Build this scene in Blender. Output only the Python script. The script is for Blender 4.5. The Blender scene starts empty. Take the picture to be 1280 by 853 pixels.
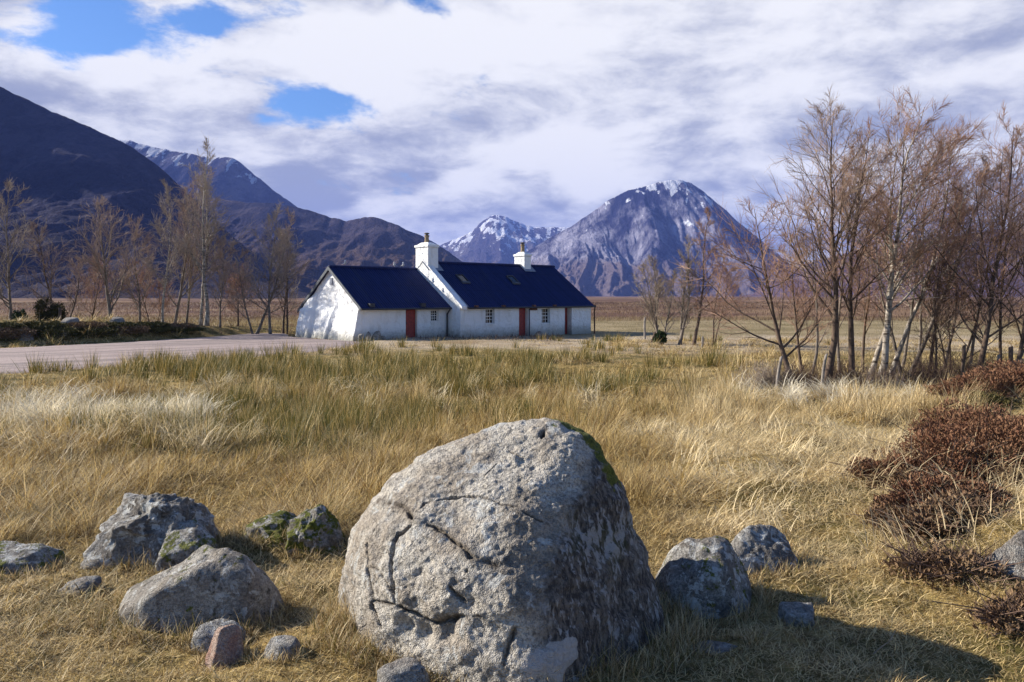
import bpy, bmesh, math, random
import numpy as np
from mathutils import Vector
from mathutils.bvhtree import BVHTree

R = math.radians
rng = np.random.default_rng(7)
random.seed(7)
scene = bpy.context.scene
COL = scene.collection

# ------------------------------------------------------------------ camera
CAM_H = 1.6
F = 1000.0                       # focal length of the lens in 1280-wide pixels
cam_d = bpy.data.cameras.new('camera')
cam_d.sensor_width = 36.0
cam_d.lens = 36.0 * F / 1280.0
cam_d.shift_y = -56.5 / 1280.0
cam_d.clip_start = 0.05
cam_d.clip_end = 60000
cam = bpy.data.objects.new('camera', cam_d)
cam.location = (0, 0, CAM_H)
cam.rotation_euler = (R(90), 0, 0)
COL.objects.link(cam)
scene.camera = cam

# ------------------------------------------------------------------ node helpers
class NT:
    def __init__(self, tree):
        self.t = tree
        self.n = tree.nodes
        self.l = tree.links
    def node(self, typ, **kw):
        n = self.n.new(typ)
        for k, v in kw.items():
            setattr(n, k, v)
        return n
    def link(self, a, b):
        self.l.new(a, b)
    def put(self, sock, v):
        if isinstance(v, bpy.types.NodeSocket):
            self.l.new(v, sock)
        elif isinstance(v, (tuple, list)) and len(v) == 3 and sock.type == 'RGBA':
            sock.default_value = (v[0], v[1], v[2], 1)
        else:
            sock.default_value = v
    def math(self, op, a, b=0.0, c=None, clamp=False):
        n = self.node('ShaderNodeMath', operation=op, use_clamp=clamp)
        self.put(n.inputs[0], a); self.put(n.inputs[1], b)
        if c is not None: self.put(n.inputs[2], c)
        return n.outputs[0]
    def vmath(self, op, a, b=(0, 0, 0)):
        n = self.node('ShaderNodeVectorMath', operation=op)
        self.put(n.inputs[0], a); self.put(n.inputs[1], b)
        return n.outputs['Value'] if op in ('DOT_PRODUCT', 'LENGTH', 'DISTANCE') else n.outputs[0]
    def mix(self, f, a, b, mode='MIX'):
        n = self.node('ShaderNodeMix', data_type='RGBA', blend_type=mode)
        self.put(n.inputs[0], f); self.put(n.inputs[6], a); self.put(n.inputs[7], b)
        return n.outputs[2]
    def noise(self, vec, scale, detail=4, rough=0.55, dist=0.0, out='Fac'):
        n = self.node('ShaderNodeTexNoise')
        if vec is not None: self.put(n.inputs['Vector'], vec)
        self.put(n.inputs['Scale'], scale); self.put(n.inputs['Detail'], detail)
        self.put(n.inputs['Roughness'], rough); self.put(n.inputs['Distortion'], dist)
        return n.outputs[out]
    def voro(self, vec, scale, feature='F1', out='Distance', rand=1.0):
        n = self.node('ShaderNodeTexVoronoi', feature=feature)
        if vec is not None: self.put(n.inputs['Vector'], vec)
        self.put(n.inputs['Scale'], scale); self.put(n.inputs['Randomness'], rand)
        return n.outputs[out]
    def ramp(self, f, lo, hi, a=0.0, b=1.0, smooth=True):
        n = self.node('ShaderNodeMapRange', interpolation_type='SMOOTHSTEP' if smooth else 'LINEAR')
        self.put(n.inputs[0], f); self.put(n.inputs[1], lo); self.put(n.inputs[2], hi)
        self.put(n.inputs[3], a); self.put(n.inputs[4], b)
        return n.outputs[0]
    def mapping(self, vec, scale=(1, 1, 1), loc=(0, 0, 0), rot=(0, 0, 0)):
        n = self.node('ShaderNodeMapping')
        self.put(n.inputs['Vector'], vec)
        n.inputs['Scale'].default_value = scale
        n.inputs['Location'].default_value = loc
        n.inputs['Rotation'].default_value = rot
        return n.outputs[0]
    def sep(self, vec):
        n = self.node('ShaderNodeSeparateXYZ'); self.put(n.inputs[0], vec)
        return n.outputs
    def comb(self, x, y, z):
        n = self.node('ShaderNodeCombineXYZ')
        self.put(n.inputs[0], x); self.put(n.inputs[1], y); self.put(n.inputs[2], z)
        return n.outputs[0]
    def bump(self, h, strength=0.5, dist=0.02, normal=None):
        n = self.node('ShaderNodeBump')
        n.inputs['Strength'].default_value = strength
        n.inputs['Distance'].default_value = dist
        self.put(n.inputs['Height'], h)
        if normal is not None: self.put(n.inputs['Normal'], normal)
        return n.outputs[0]
    def attr(self, name, out='Fac'):
        return self.node('ShaderNodeAttribute', attribute_name=name).outputs[out]

def new_mat(name):
    m = bpy.data.materials.new(name)
    m.use_nodes = True
    t = NT(m.node_tree)
    b = m.node_tree.nodes['Principled BSDF']
    return m, t, b

# ------------------------------------------------------------------ light
SUN_EL = 27.0
SUN_DIR = np.array([-0.96, 0.275, 0.0])
SUN_DIR = SUN_DIR / np.linalg.norm(SUN_DIR) * math.cos(R(SUN_EL))
SUN_DIR[2] = math.sin(R(SUN_EL))
sun_d = bpy.data.lights.new('sun', 'SUN')
sun_d.energy = 5.0
sun_d.angle = R(0.53)
sun_d.color = (1.0, 0.93, 0.82)
sun = bpy.data.objects.new('sun', sun_d)
sun.rotation_euler = Vector(SUN_DIR).to_track_quat('Z', 'Y').to_euler()
sun.location = (-30, 5, 40)
COL.objects.link(sun)

scene.view_settings.view_transform = 'Standard'
scene.view_settings.look = 'None'
scene.view_settings.gamma = 1.0
scene.view_settings.use_curve_mapping = False
scene.view_settings.exposure = 0.97

world = bpy.data.worlds.new('World')
scene.world = world
world.use_nodes = True
wt = NT(world.node_tree)
for n in list(wt.n): wt.n.remove(n)
sky = wt.node('ShaderNodeTexSky', sky_type='NISHITA')
sky.sun_disc = False
sky.sun_elevation = R(SUN_EL)
sky.sun_rotation = math.atan2(SUN_DIR[0], SUN_DIR[1])
sky.air_density = 1.0
sky.dust_density = 0.3
sky.ozone_density = 2.5
tc = wt.node('ShaderNodeTexCoord')
D = tc.outputs['Generated']
dx, dy, dz = wt.sep(D)[:3]
# cloud deck: the direction carried up to a layer overhead
den = wt.math('ADD', wt.math('MAXIMUM', dz, 0.0), 0.29)
cu = wt.comb(wt.math('DIVIDE', dx, den), wt.math('DIVIDE', dy, den), wt.math('MULTIPLY', dz, 2.2))
wv = wt.node('ShaderNodeTexNoise'); wt.link(cu, wv.inputs['Vector']); wv.inputs['Scale'].default_value = 2.2; wv.inputs['Detail'].default_value = 3
cuw = wt.vmath('ADD', cu, wt.vmath('MULTIPLY', wt.vmath('SUBTRACT', wv.outputs['Color'], (0.5, 0.5, 0.5)), (0.20, 0.20, 0.20)))
def density(v):
    a = wt.noise(v, 2.3, 2, 0.5); c_ = wt.noise(wt.vmath('ADD', v, (3.7, 9.1, 2.0)), 5.2, 11, 0.64)
    return wt.math('ADD', wt.math('MULTIPLY', a, 0.55), wt.math('MULTIPLY', c_, 0.45))
dens = density(cuw)
dens2 = density(wt.vmath('ADD', cuw, (-0.09, 0.02, 0.17)))
def blob(px, py, rx, ry, amp):
    # a break (or bank) in the cloud deck towards one compass direction and height
    v = Vector(((px - 640) / F, 1.0, (370 - py) / F)).normalized()
    az = math.atan2(v.x, v.y); el = math.asin(v.z)
    a = wt.math('DIVIDE', wt.math('SUBTRACT', wt.math('ARCTAN2', dx, dy), az), rx / F)
    e = wt.math('DIVIDE', wt.math('SUBTRACT', wt.math('ARCSINE', dz), el), ry / F)
    q = wt.math('ADD', wt.math('MULTIPLY', a, a), wt.math('MULTIPLY', e, e))
    return wt.math('MULTIPLY', wt.math('EXPONENT', wt.math('MULTIPLY', q, -1.0)), amp)
cover = wt.math('ADD', wt.math('MULTIPLY', wt.math('SUBTRACT', dens, 0.5), 1.75), 0.585)
for b in ((112, 42, 40, 34, -0.27), (310, 24, 100, 34, -0.27), (540, 0, 64, 22, -0.29), (415, 138, 105, 34, -0.31), (250, 130, 70, 30, .10),
          (598, 92, 36, 30, -0.25), (225, 62, 46, 24, -0.12), (560, 195, 70, 18, -0.10), (1080, 45, 40, 18, -0.10), (950, 100, 60, 16, -0.07),
          (190, 120, 90, 30, 0.10), (480, 60, 80, 26, 0.10), (60, 110, 90, 40, 0.08), (900, 200, 350, 80, 0.10), (1100, 100, 220, 60, 0.06), (750, 40, 130, 50, .08)):
    cover = wt.math('ADD', cover, blob(*b))
cover = wt.math('SUBTRACT', cover, wt.math('MULTIPLY', wt.ramp(dz, 0.38, 0.60), 0.42))
cover = wt.math('SUBTRACT', cover, wt.math('MULTIPLY', wt.ramp(dy, 0.25, -0.15), 0.32))
mask = wt.ramp(cover, 0.27, 0.45)
# lit and shaded sides of the billows, and the thicker grey parts of the deck
br = wt.math('ADD', wt.math('MULTIPLY', wt.math('SUBTRACT', dens, dens2), 2.7), 0.57)
n_sh = wt.noise(wt.vmath('ADD', cuw, (1.3, 4.2, 7.7)), 1.6, 4, 0.55)
br = wt.math('ADD', br, wt.math('MULTIPLY', wt.math('SUBTRACT', n_sh, 0.5), 1.5))
for b in ((40, 130, 130, 45, -0.40), (400, 240, 200, 42, -0.20), (560, 280, 200, 32, -0.16), (250, 95, 160, 40, 0.30),
          (480, 50, 130, 36, 0.30), (930, 30, 240, 50, 0.10), (880, 190, 240, 60, 0.02), (700, 140, 130, 60, 0.18), (1190, 150, 160, 50, -0.20), (150, 10, 160, 20, -.15), (600, 240, 160, 20, .12)):
    br = wt.math('ADD', br, blob(*b))
br = wt.ramp(br, 0.10, 0.95)
ccol = wt.mix(br, (1.9, 2.1, 2.8), (5.1, 5.1, 5.2))
hz = wt.ramp(dz, -0.05, 0.0)
skycol = wt.mix(mask, wt.mix(1.0, sky.outputs[0], (0.40, 0.56, 0.78), 'MULTIPLY'), ccol)
skycol = wt.mix(hz, (2.0, 1.8, 1.5), skycol)
bg = wt.node('ShaderNodeBackground')
wt.link(skycol, bg.inputs['Color'])
bg.inputs['Strength'].default_value = 0.10
wo = wt.node('ShaderNodeOutputWorld')
wt.link(bg.outputs[0], wo.inputs['Surface'])
try:
    world.cycles.sampling_method = 'MANUAL'
    world.cycles.sample_map_resolution = 512
except Exception:
    pass
scene.cycles.max_bounces = 6
scene.cycles.diffuse_bounces = 2
scene.cycles.glossy_bounces = 2
scene.cycles.transmission_bounces = 4
scene.cycles.transparent_max_bounces = 6
scene.cycles.volume_bounces = 0

# ------------------------------------------------------------------ numpy noise
def _hash(ix, iy, iz, seed):
    h = (ix.astype(np.uint32) * np.uint32(374761393) + iy.astype(np.uint32) * np.uint32(668265263)
         + iz.astype(np.uint32) * np.uint32(2147483647) + np.uint32(seed * 1013904223 & 0xffffffff))
    h = (h ^ (h >> np.uint32(13))) * np.uint32(1274126177)
    h = h ^ (h >> np.uint32(16))
    return (h & np.uint32(0xffffff)).astype(np.float64) / float(0xffffff) * 2 - 1
def vnoise(p, seed=0):
    """smooth value noise in [-1,1]; p is (n,3) or (n,2)"""
    p = np.asarray(p, float)
    if p.shape[1] == 2: p = np.column_stack([p, np.full(len(p), 0.37)])
    i = np.floor(p).astype(np.int64); f = p - i
    f = f * f * f * (f * (f * 6 - 15) + 10)
    r = 0
    for a in (0, 1):
        wx = f[:, 0] if a else 1 - f[:, 0]
        for b in (0, 1):
            wy = f[:, 1] if b else 1 - f[:, 1]
            for c in (0, 1):
                wz = f[:, 2] if c else 1 - f[:, 2]
                r = r + wx * wy * wz * _hash(i[:, 0] + a, i[:, 1] + b, i[:, 2] + c, seed)
    return r
def fbm(p, octv=4, seed=0, gain=0.5, lac=2.03):
    p = np.asarray(p, float); a = 1.0; s = 0; t = 0
    for k in range(octv):
        s = s + a * vnoise(p, seed + k * 17); t += a
        a *= gain; p = p * lac + 5.3
    return s / t
def ridged(p, octv=4, seed=0, gain=0.5, lac=2.1):
    p = np.asarray(p, float); a = 1.0; s = 0; t = 0
    for k in range(octv):
        s = s + a * (1 - np.abs(vnoise(p, seed + k * 13))) ** 2; t += a
        a *= gain; p = p * lac + 3.1
    return s / t
def sstep(x, a, b):
    t = np.clip((x - a) / (b - a), 0, 1)
    return t * t * (3 - 2 * t)

# ------------------------------------------------------------------ object helpers
def link_mesh(name, verts, faces, mat, parent=None, smooth=True, loc=None):
    me = bpy.data.meshes.new(name)
    if isinstance(faces, np.ndarray):
        nv, nf, k = len(verts), len(faces), faces.shape[1]
        me.vertices.add(nv); me.loops.add(nf * k); me.polygons.add(nf)
        me.vertices.foreach_set('co', np.asarray(verts, np.float32).ravel())
        me.loops.foreach_set('vertex_index', faces.astype(np.int32).ravel())
        me.polygons.foreach_set('loop_start', np.arange(0, nf * k, k, dtype=np.int32))
        me.update(calc_edges=True)
    else:
        me.from_pydata([tuple(v) for v in verts], [], faces)
        me.update()
    if smooth:
        me.polygons.foreach_set('use_smooth', np.ones(len(me.polygons), bool))
    if mat is not None: me.materials.append(mat)
    o = bpy.data.objects.new(name, me)
    COL.objects.link(o)
    if parent is not None: o.parent = parent
    if loc is not None: o.location = loc
    return o
def empty(name, loc=(0, 0, 0), rz=0.0):
    o = bpy.data.objects.new(name, None)
    o.empty_display_size = 0.2
    o.location = loc; o.rotation_euler = (0, 0, rz)
    COL.objects.link(o)
    return o
def tag(o, label=None, cat=None, group=None, kind=None):
    if label: o['label'] = label
    if cat: o['category'] = cat
    if group: o['group'] = group
    if kind: o['kind'] = kind
    return o
def pix(px, py, Y):
    return np.array([(px - 640) / F * Y, Y, CAM_H + (370 - py) / F * Y])
def set_attr(o, name, vals):
    a = o.data.attributes.new(name, 'FLOAT', 'POINT')
    a.data.foreach_set('value', np.asarray(vals, np.float32))
def set_col(o, name, vals):
    a = o.data.color_attributes.new(name, 'FLOAT_COLOR', 'POINT')
    v = np.ones((len(vals), 4), np.float32); v[:, :3] = vals
    a.data.foreach_set('color', v.ravel())

# ------------------------------------------------------------------ the lie of the land
ROAD = np.array([(-60, 16), (-38, 17.5), (-25, 20.5), (-16.4, 25.2), (-11.5, 30.5), (-8.8, 35.5), (-7.2, 39.5), (-7.6, 42.6),
                 (-8.8, 43.7), (-13.6, 48.6), (-14.6, 52), (-16.8, 53), (-18.2, 48), (-21, 41.5), (-24.5, 37), (-33, 32.5), (-60, 29)], float)
def poly_dist(x, y, poly):
    """signed distance to a polygon, positive inside"""
    n = len(poly); d = np.full(x.shape, 1e9); inside = np.zeros(x.shape, bool)
    for i in range(n):
        ax, ay = poly[i]; bx, by = poly[(i + 1) % n]
        ex, ey = bx - ax, by - ay
        t = np.clip(((x - ax) * ex + (y - ay) * ey) / (ex * ex + ey * ey), 0, 1)
        d = np.minimum(d, np.hypot(x - ax - t * ex, y - ay - t * ey))
        c = ((ay > y) != (by > y)) & (x < (bx - ax) * (y - ay) / (by - ay + 1e-12) + ax)
        inside ^= c
    return np.where(inside, d, -d)
BANK = [(-62, 36.5), (-36, 37.0), (-27.5, 39.8), (-23.2, 43.5), (-20.2, 48.0), (-18.4, 53.0), (-17.2, 58)]
def line_dist(x, y, pts):
    d = np.full(x.shape, 1e9); tt = np.zeros(x.shape)
    for i in range(len(pts) - 1):
        ax, ay = pts[i]; bx, by = pts[i + 1]
        ex, ey = bx - ax, by - ay
        t = np.clip(((x - ax) * ex + (y - ay) * ey) / (ex * ex + ey * ey), 0, 1)
        dd = np.hypot(x - ax - t * ex, y - ay - t * ey)
        tt = np.where(dd < d, (i + t) / (len(pts) - 1), tt)
        d = np.minimum(d, dd)
    return d, tt
def zg(x, y):
    x = np.atleast_1d(np.asarray(x, float)); y = np.atleast_1d(np.asarray(y, float))
    P = np.column_stack([x, y])
    r = np.hypot(x, y)
    z = -0.82 * sstep(y, 4.8, 18.0)
    z -= 0.16 * sstep(x + 0.35 * y, 12, 24) * sstep(y, 20, 55)          # falls a little towards the river flats
    near = 1 - sstep(r, 30, 45)
    z += near * (0.055 * fbm(P / 0.55, 3, 3) + 0.03 * fbm(P / 0.22, 2, 4) * (1 - sstep(r, 7, 12)) + 0.10 * fbm(P / 2.8, 2, 11) * sstep(y, 3.5, 9))
    z += 0.10 * fbm(P / 9.0, 2, 21) * sstep(r, 25, 60)
    z += np.clip(0.55 * fbm(P / 70.0, 3, 31), -0.8, 0.55) * sstep(r, 75, 220)
    # heather knoll beside the boulders, second knoll near the trees
    z += 0.30 * np.exp(-(((x - 4.0) / 1.7) ** 2 + ((y - 6.1) / 1.9) ** 2))
    z += 0.22 * np.exp(-(((x - 3.3) / 1.0) ** 2 + ((y - 4.4) / 0.8) ** 2))
    z += 0.60 * np.exp(-(((x - 9.6) / 1.7) ** 2 + ((y - 15.0) / 1.5) ** 2))
    for hx, hy, hr, hh in ((5.9, 14.0, .55, .22), (4.3, 11.6, .5, .18), (3.3, 9.0, .45, .16), (1.9, 6.3, .4, .10), (-3.3, 7.4, .5, .12), (-4.3, 9.2, .6, .15), (2.35, 7.6, .35, .10), (-1.6, 5.2, .35, .10)):
        z += hh * np.exp(-((x - hx) ** 2 + (y - hy) ** 2) / hr ** 2)
    # grass heaped round the foot of the boulders
    z += 0.07 * np.exp(-(((x + 0.8) / 0.35) ** 2 + ((y - 3.6) / 0.4) ** 2))
    # the track is beaten flat
    rd = poly_dist(x, y, ROAD)
    k = sstep(rd, -0.8, 0.3)
    z = z * (1 - k) + (-0.93) * k
    d, t = line_dist(x, y, BANK)
    z += (1.15 - 0.75 * sstep(t, 0.40, 0.85)) * np.exp(-(d / 1.6) ** 2) * (1 + 0.30 * fbm(P / 1.6, 2, 77))
    return z

def sinh_axis(c, lo, hi, a, n):
    u0 = math.asinh((lo - c) / a); u1 = math.asinh((hi - c) / a)
    return c + a * np.sinh(np.linspace(u0, u1, n))
gx = sinh_axis(0.0, -14000, 14000, 2.2, 820)
gy = sinh_axis(4.2, -400, 13000, 2.2, 720)
GX, GY = np.meshgrid(gx, gy)
gz = zg(GX.ravel(), GY.ravel())
nx, ny = len(gx), len(gy)
idx = np.arange(nx * ny).reshape(ny, nx)
gfaces = np.column_stack([idx[:-1, :-1].ravel(), idx[:-1, 1:].ravel(), idx[1:, 1:].ravel(), idx[1:, :-1].ravel()])

m_ground, t, b = new_mat('moor_ground')
pos = t.node('ShaderNodeNewGeometry').outputs['Position']
sx, sy, sz = t.sep(pos)[:3]
n1 = t.noise(pos, 1.3, 5, 0.6)
n2 = t.noise(pos, 9.0, 5, 0.65)
n3 = t.noise(pos, 0.16, 6, 0.66)
n4 = t.noise(t.mapping(pos, (0.010, 0.016, 0.01)), 1.0, 8, 0.68, 0.4)
n5 = t.noise(pos, 0.9, 5, 0.7)
straw = t.mix(t.ramp(n2, 0.38, 0.62), (0.17, 0.115, 0.04), (0.40, 0.29, 0.11))
thatch = t.mix(t.ramp(n1, 0.45, 0.62), straw, (0.10, 0.085, 0.025))
far_a = t.mix(t.ramp(n3, 0.44, 0.66), (0.43, 0.35, 0.25), (0.27, 0.19, 0.11))
far_a = t.mix(t.ramp(n5, 0.45, 0.65, 0, 0.6), far_a, (0.33, 0.26, 0.17))
lawn = t.mix(t.ramp(n3, 0.35, 0.65), (0.19, 0.15, 0.075), (0.33, 0.26, 0.15))
far_b = t.mix(t.ramp(n4, 0.40, 0.54), (0.25, 0.165, 0.095), (0.085, 0.045, 0.034))
far_b = t.mix(t.ramp(n3, 0.46, 0.66, 0.0, 0.7), far_b, (0.14, 0.075, 0.05))
far_b = t.mix(t.ramp(n5, 0.46, 0.66, 0.0, 0.35), far_b, (0.25, 0.15, 0.085))
yy = t.math('ADD', sy, t.math('MULTIPLY', t.math('SUBTRACT', n3, 0.5), 22.0))
c = t.mix(t.math('MULTIPLY', t.ramp(yy, 32, 38), t.ramp(sx, -13, -9)), thatch, far_a)
c = t.mix(t.math('MULTIPLY', t.ramp(yy, 48, 54), t.ramp(sx, 1.0, 4.0)), c, lawn)
c = t.mix(t.ramp(yy, 80, 96), c, far_b)
t.link(c, b.inputs['Base Color'])
b.inputs['Roughness'].default_value = 0.95
b.inputs['Specular IOR Level'].default_value = 0.1
bh = t.noise(pos, 34.0, 6, 0.7)
t.link(t.bump(t.math('ADD', bh, t.math('MULTIPLY', n2, 1.4)), 0.9, 0.03), b.inputs['Normal'])
ground = link_mesh('ground', np.column_stack([GX.ravel(), GY.ravel(), gz]), gfaces, m_ground)
tag(ground, kind='structure')

# the gravel track: a crowned sheet whose ragged edges dip under the turf
m_road, t, b = new_mat('gravel')
pos = t.node('ShaderNodeNewGeometry').outputs['Position']
n1 = t.noise(t.mapping(pos, (0.5, 0.5, 0.5), rot=(0, 0, R(-35))), 1.0, 4, 0.6)
n2 = t.noise(pos, 22.0, 4, 0.7)
n5 = t.noise(t.mapping(t.mapping(pos, rot=(0, 0, R(-40))), (0.10, 1.5, 1)), 1.0, 4, 0.6)
c = t.mix(t.ramp(n2, 0.3, 0.7), (0.26, 0.19, 0.17), (0.44, 0.345, 0.31))
c = t.mix(t.ramp(n1, 0.5, 0.72, 0, 0.5), c, (0.27, 0.21, 0.18))
c = t.mix(t.ramp(n5, 0.46, 0.58, 0, 0.75), c, (0.17, 0.135, 0.125))
t.link(c, b.inputs['Base Color']); b.inputs['Roughness'].default_value = 0.9
t.link(t.bump(t.math('ADD', n2, t.math('MULTIPLY', n5, 0.8)), 0.8, 0.03), b.inputs['Normal'])
rx = np.arange(-62, -5.5, 0.28); ry = np.arange(14, 56, 0.28)
RX, RY = np.meshgrid(rx, ry)
rxx, ryy = RX.ravel(), RY.ravel()
rd = poly_dist(rxx, ryy, ROAD) + 0.45 * fbm(np.column_stack([rxx, ryy]) / 1.1, 3, 5)
rz = -0.84 + 0.05 * sstep(rd, 0.2, 2.5) - 0.30 * (1 - sstep(rd, -0.7, 0.35)) + 0.015 * fbm(np.column_stack([rxx, ryy]) / 0.7, 2, 9)
ri = np.arange(len(rxx)).reshape(len(ry), len(rx))
rf = np.column_stack([ri[:-1, :-1].ravel(), ri[:-1, 1:].ravel(), ri[1:, 1:].ravel(), ri[1:, :-1].ravel()])
keep = (rd[rf] > -1.0).any(axis=1)
rf = rf[keep]
used = np.unique(rf); remap = np.full(len(rxx), -1); remap[used] = np.arange(len(used))
road = link_mesh('track', np.column_stack([rxx, ryy, rz])[used], remap[rf], m_road)
tag(road, kind='structure')

# ------------------------------------------------------------------ mountains
def mountain_mat(name, rock_a, rock_b, grass, snow_z, snow_w, snow_amt, sc, grass_z):
    m, t, b = new_mat(name)
    pos = t.node('ShaderNodeNewGeometry').outputs['Position']
    nor = t.node('ShaderNodeNewGeometry').outputs['Normal']
    sx, sy, sz = t.sep(pos)[:3]
    nz = t.sep(nor)[2]
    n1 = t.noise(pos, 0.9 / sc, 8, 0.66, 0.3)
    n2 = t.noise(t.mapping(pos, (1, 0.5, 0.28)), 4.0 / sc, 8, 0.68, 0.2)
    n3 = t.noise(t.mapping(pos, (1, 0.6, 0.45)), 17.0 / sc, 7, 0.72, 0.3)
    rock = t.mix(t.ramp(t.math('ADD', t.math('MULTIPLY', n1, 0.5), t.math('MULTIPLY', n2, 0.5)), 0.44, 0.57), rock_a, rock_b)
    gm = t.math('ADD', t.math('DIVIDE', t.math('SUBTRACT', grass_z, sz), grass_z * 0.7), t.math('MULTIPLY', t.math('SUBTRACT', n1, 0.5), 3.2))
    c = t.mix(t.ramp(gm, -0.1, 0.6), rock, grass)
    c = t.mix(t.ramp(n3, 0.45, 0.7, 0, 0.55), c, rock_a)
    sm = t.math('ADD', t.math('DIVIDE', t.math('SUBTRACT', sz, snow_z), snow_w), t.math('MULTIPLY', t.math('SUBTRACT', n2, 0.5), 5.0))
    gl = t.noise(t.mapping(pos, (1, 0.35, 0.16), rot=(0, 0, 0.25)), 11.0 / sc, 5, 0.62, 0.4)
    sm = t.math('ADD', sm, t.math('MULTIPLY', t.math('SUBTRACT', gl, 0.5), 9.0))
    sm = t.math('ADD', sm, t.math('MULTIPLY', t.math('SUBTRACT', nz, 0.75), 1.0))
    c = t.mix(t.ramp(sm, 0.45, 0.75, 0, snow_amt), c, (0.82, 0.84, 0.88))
    t.link(c, b.inputs['Base Color'])
    b.inputs['Roughness'].default_value = 0.95
    b.inputs['Specular IOR Level'].default_value = 0.05
    t.link(t.bump(t.math('ADD', t.math('MULTIPLY', n2, 1.0), t.math('MULTIPLY', n3, 0.35)), 1.0, sc * 0.22), b.inputs['Normal'])
    return m
def smooth_interp(x, xp, fp):
    y = np.interp(x, xp, fp)
    k = 7
    ker = np.hanning(k + 2)[1:-1]; ker /= ker.sum()
    return np.convolve(np.pad(y, k // 2, mode='edge'), ker, 'valid')
def mountain(name, pts, Yr, Df, Db, mat, amp, gx_s, gy_s, seed, nu=420, nv=150, a=1.15, slant=0.0, jag=0.006):
    px = np.linspace(pts[0][0], pts[-1][0], nu)
    py = smooth_interp(px, [p[0] for p in pts], [p[1] for p in pts])
    xr = (px - 640) / F * Yr
    hr = CAM_H + (370 - py) / F * Yr
    hr = hr + jag * Yr * 0.5 * fbm(np.column_stack([xr / (Yr * 0.012), np.full(nu, seed * 1.7)]), 4, seed) * np.clip(hr / (0.05 * Yr), 0, 1)
    v = np.concatenate([np.linspace(-1, 0, int(nv * 0.75)), np.linspace(0, 1, nv - int(nv * 0.75))[1:]])
    V, X = np.meshgrid(v, xr, indexing='ij')
    H = np.broadcast_to(hr, V.shape)
    w = 1 - np.abs(V)
    Y = np.where(V < 0, Yr + V * Df, Yr + V * Db)
    Xs = X + slant * (Y - Yr)
    P = np.column_stack([(Xs / gx_s).ravel(), (Y / gy_s).ravel()])
    warp = fbm(P * 0.6, 3, seed + 5)
    g = ridged(P + 0.55 * warp[:, None], 7, seed, 0.56) - 0.45
    g2 = fbm(P * 0.45, 3, seed + 40)
    env = (np.clip(w ** .8 * (1 - w) ** 1.15 * 3.4, 0, 1)).ravel()
    Z = -3 + (H + 3) * w ** a
    Z = Z.ravel() + amp * (np.minimum(g - 0.42, 0.05) + 0.5 * np.minimum(g2 - .15, 0.1)) * env * np.clip(H.ravel() / (H.max() * 0.45), 0.1, 1)
    nvv = len(v)
    ii = np.arange(nvv * nu).reshape(nvv, nu)
    fc = np.column_stack([ii[:-1, :-1].ravel(), ii[:-1, 1:].ravel(), ii[1:, 1:].ravel(), ii[1:, :-1].ravel()])
    o = link_mesh(name, np.column_stack([Xs.ravel(), Y.ravel(), Z]), fc, mat)
    tag(o, kind='structure')
    return o
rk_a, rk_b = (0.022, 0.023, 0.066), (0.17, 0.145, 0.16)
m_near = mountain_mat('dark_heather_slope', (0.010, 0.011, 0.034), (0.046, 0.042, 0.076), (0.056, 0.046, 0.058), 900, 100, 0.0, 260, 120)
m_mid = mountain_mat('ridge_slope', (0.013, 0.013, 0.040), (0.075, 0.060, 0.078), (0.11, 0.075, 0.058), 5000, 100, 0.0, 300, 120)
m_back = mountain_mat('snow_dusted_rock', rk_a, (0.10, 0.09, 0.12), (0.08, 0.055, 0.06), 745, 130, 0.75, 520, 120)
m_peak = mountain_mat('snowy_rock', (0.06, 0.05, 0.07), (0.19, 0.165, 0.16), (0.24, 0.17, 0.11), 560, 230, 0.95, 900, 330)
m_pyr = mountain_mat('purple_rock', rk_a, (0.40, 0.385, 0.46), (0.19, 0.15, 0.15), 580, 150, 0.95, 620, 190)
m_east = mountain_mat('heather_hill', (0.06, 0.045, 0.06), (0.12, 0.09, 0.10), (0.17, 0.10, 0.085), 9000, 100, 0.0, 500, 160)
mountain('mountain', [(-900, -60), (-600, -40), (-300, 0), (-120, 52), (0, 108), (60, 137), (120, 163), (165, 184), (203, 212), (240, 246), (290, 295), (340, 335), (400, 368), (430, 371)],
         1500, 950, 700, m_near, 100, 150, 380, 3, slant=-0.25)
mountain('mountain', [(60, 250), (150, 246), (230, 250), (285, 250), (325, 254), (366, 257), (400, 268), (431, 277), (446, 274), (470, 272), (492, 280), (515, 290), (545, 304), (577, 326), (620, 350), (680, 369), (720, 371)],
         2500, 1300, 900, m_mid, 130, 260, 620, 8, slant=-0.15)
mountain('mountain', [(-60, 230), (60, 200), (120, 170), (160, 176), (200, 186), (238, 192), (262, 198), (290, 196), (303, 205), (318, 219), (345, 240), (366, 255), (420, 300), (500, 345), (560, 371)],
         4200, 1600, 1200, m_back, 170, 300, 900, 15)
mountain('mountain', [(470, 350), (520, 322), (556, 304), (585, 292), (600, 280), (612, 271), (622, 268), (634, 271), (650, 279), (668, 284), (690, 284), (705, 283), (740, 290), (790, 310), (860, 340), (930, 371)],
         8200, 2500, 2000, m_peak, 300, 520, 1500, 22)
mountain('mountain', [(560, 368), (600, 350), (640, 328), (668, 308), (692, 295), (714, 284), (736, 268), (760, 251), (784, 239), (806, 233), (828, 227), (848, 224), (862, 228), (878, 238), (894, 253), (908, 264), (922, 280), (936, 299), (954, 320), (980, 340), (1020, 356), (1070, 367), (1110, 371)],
         4600, 1500, 1500, m_pyr, 300, 300, 900, 29, nu=560, nv=220, slant=-0.2, a=1.22)
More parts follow.
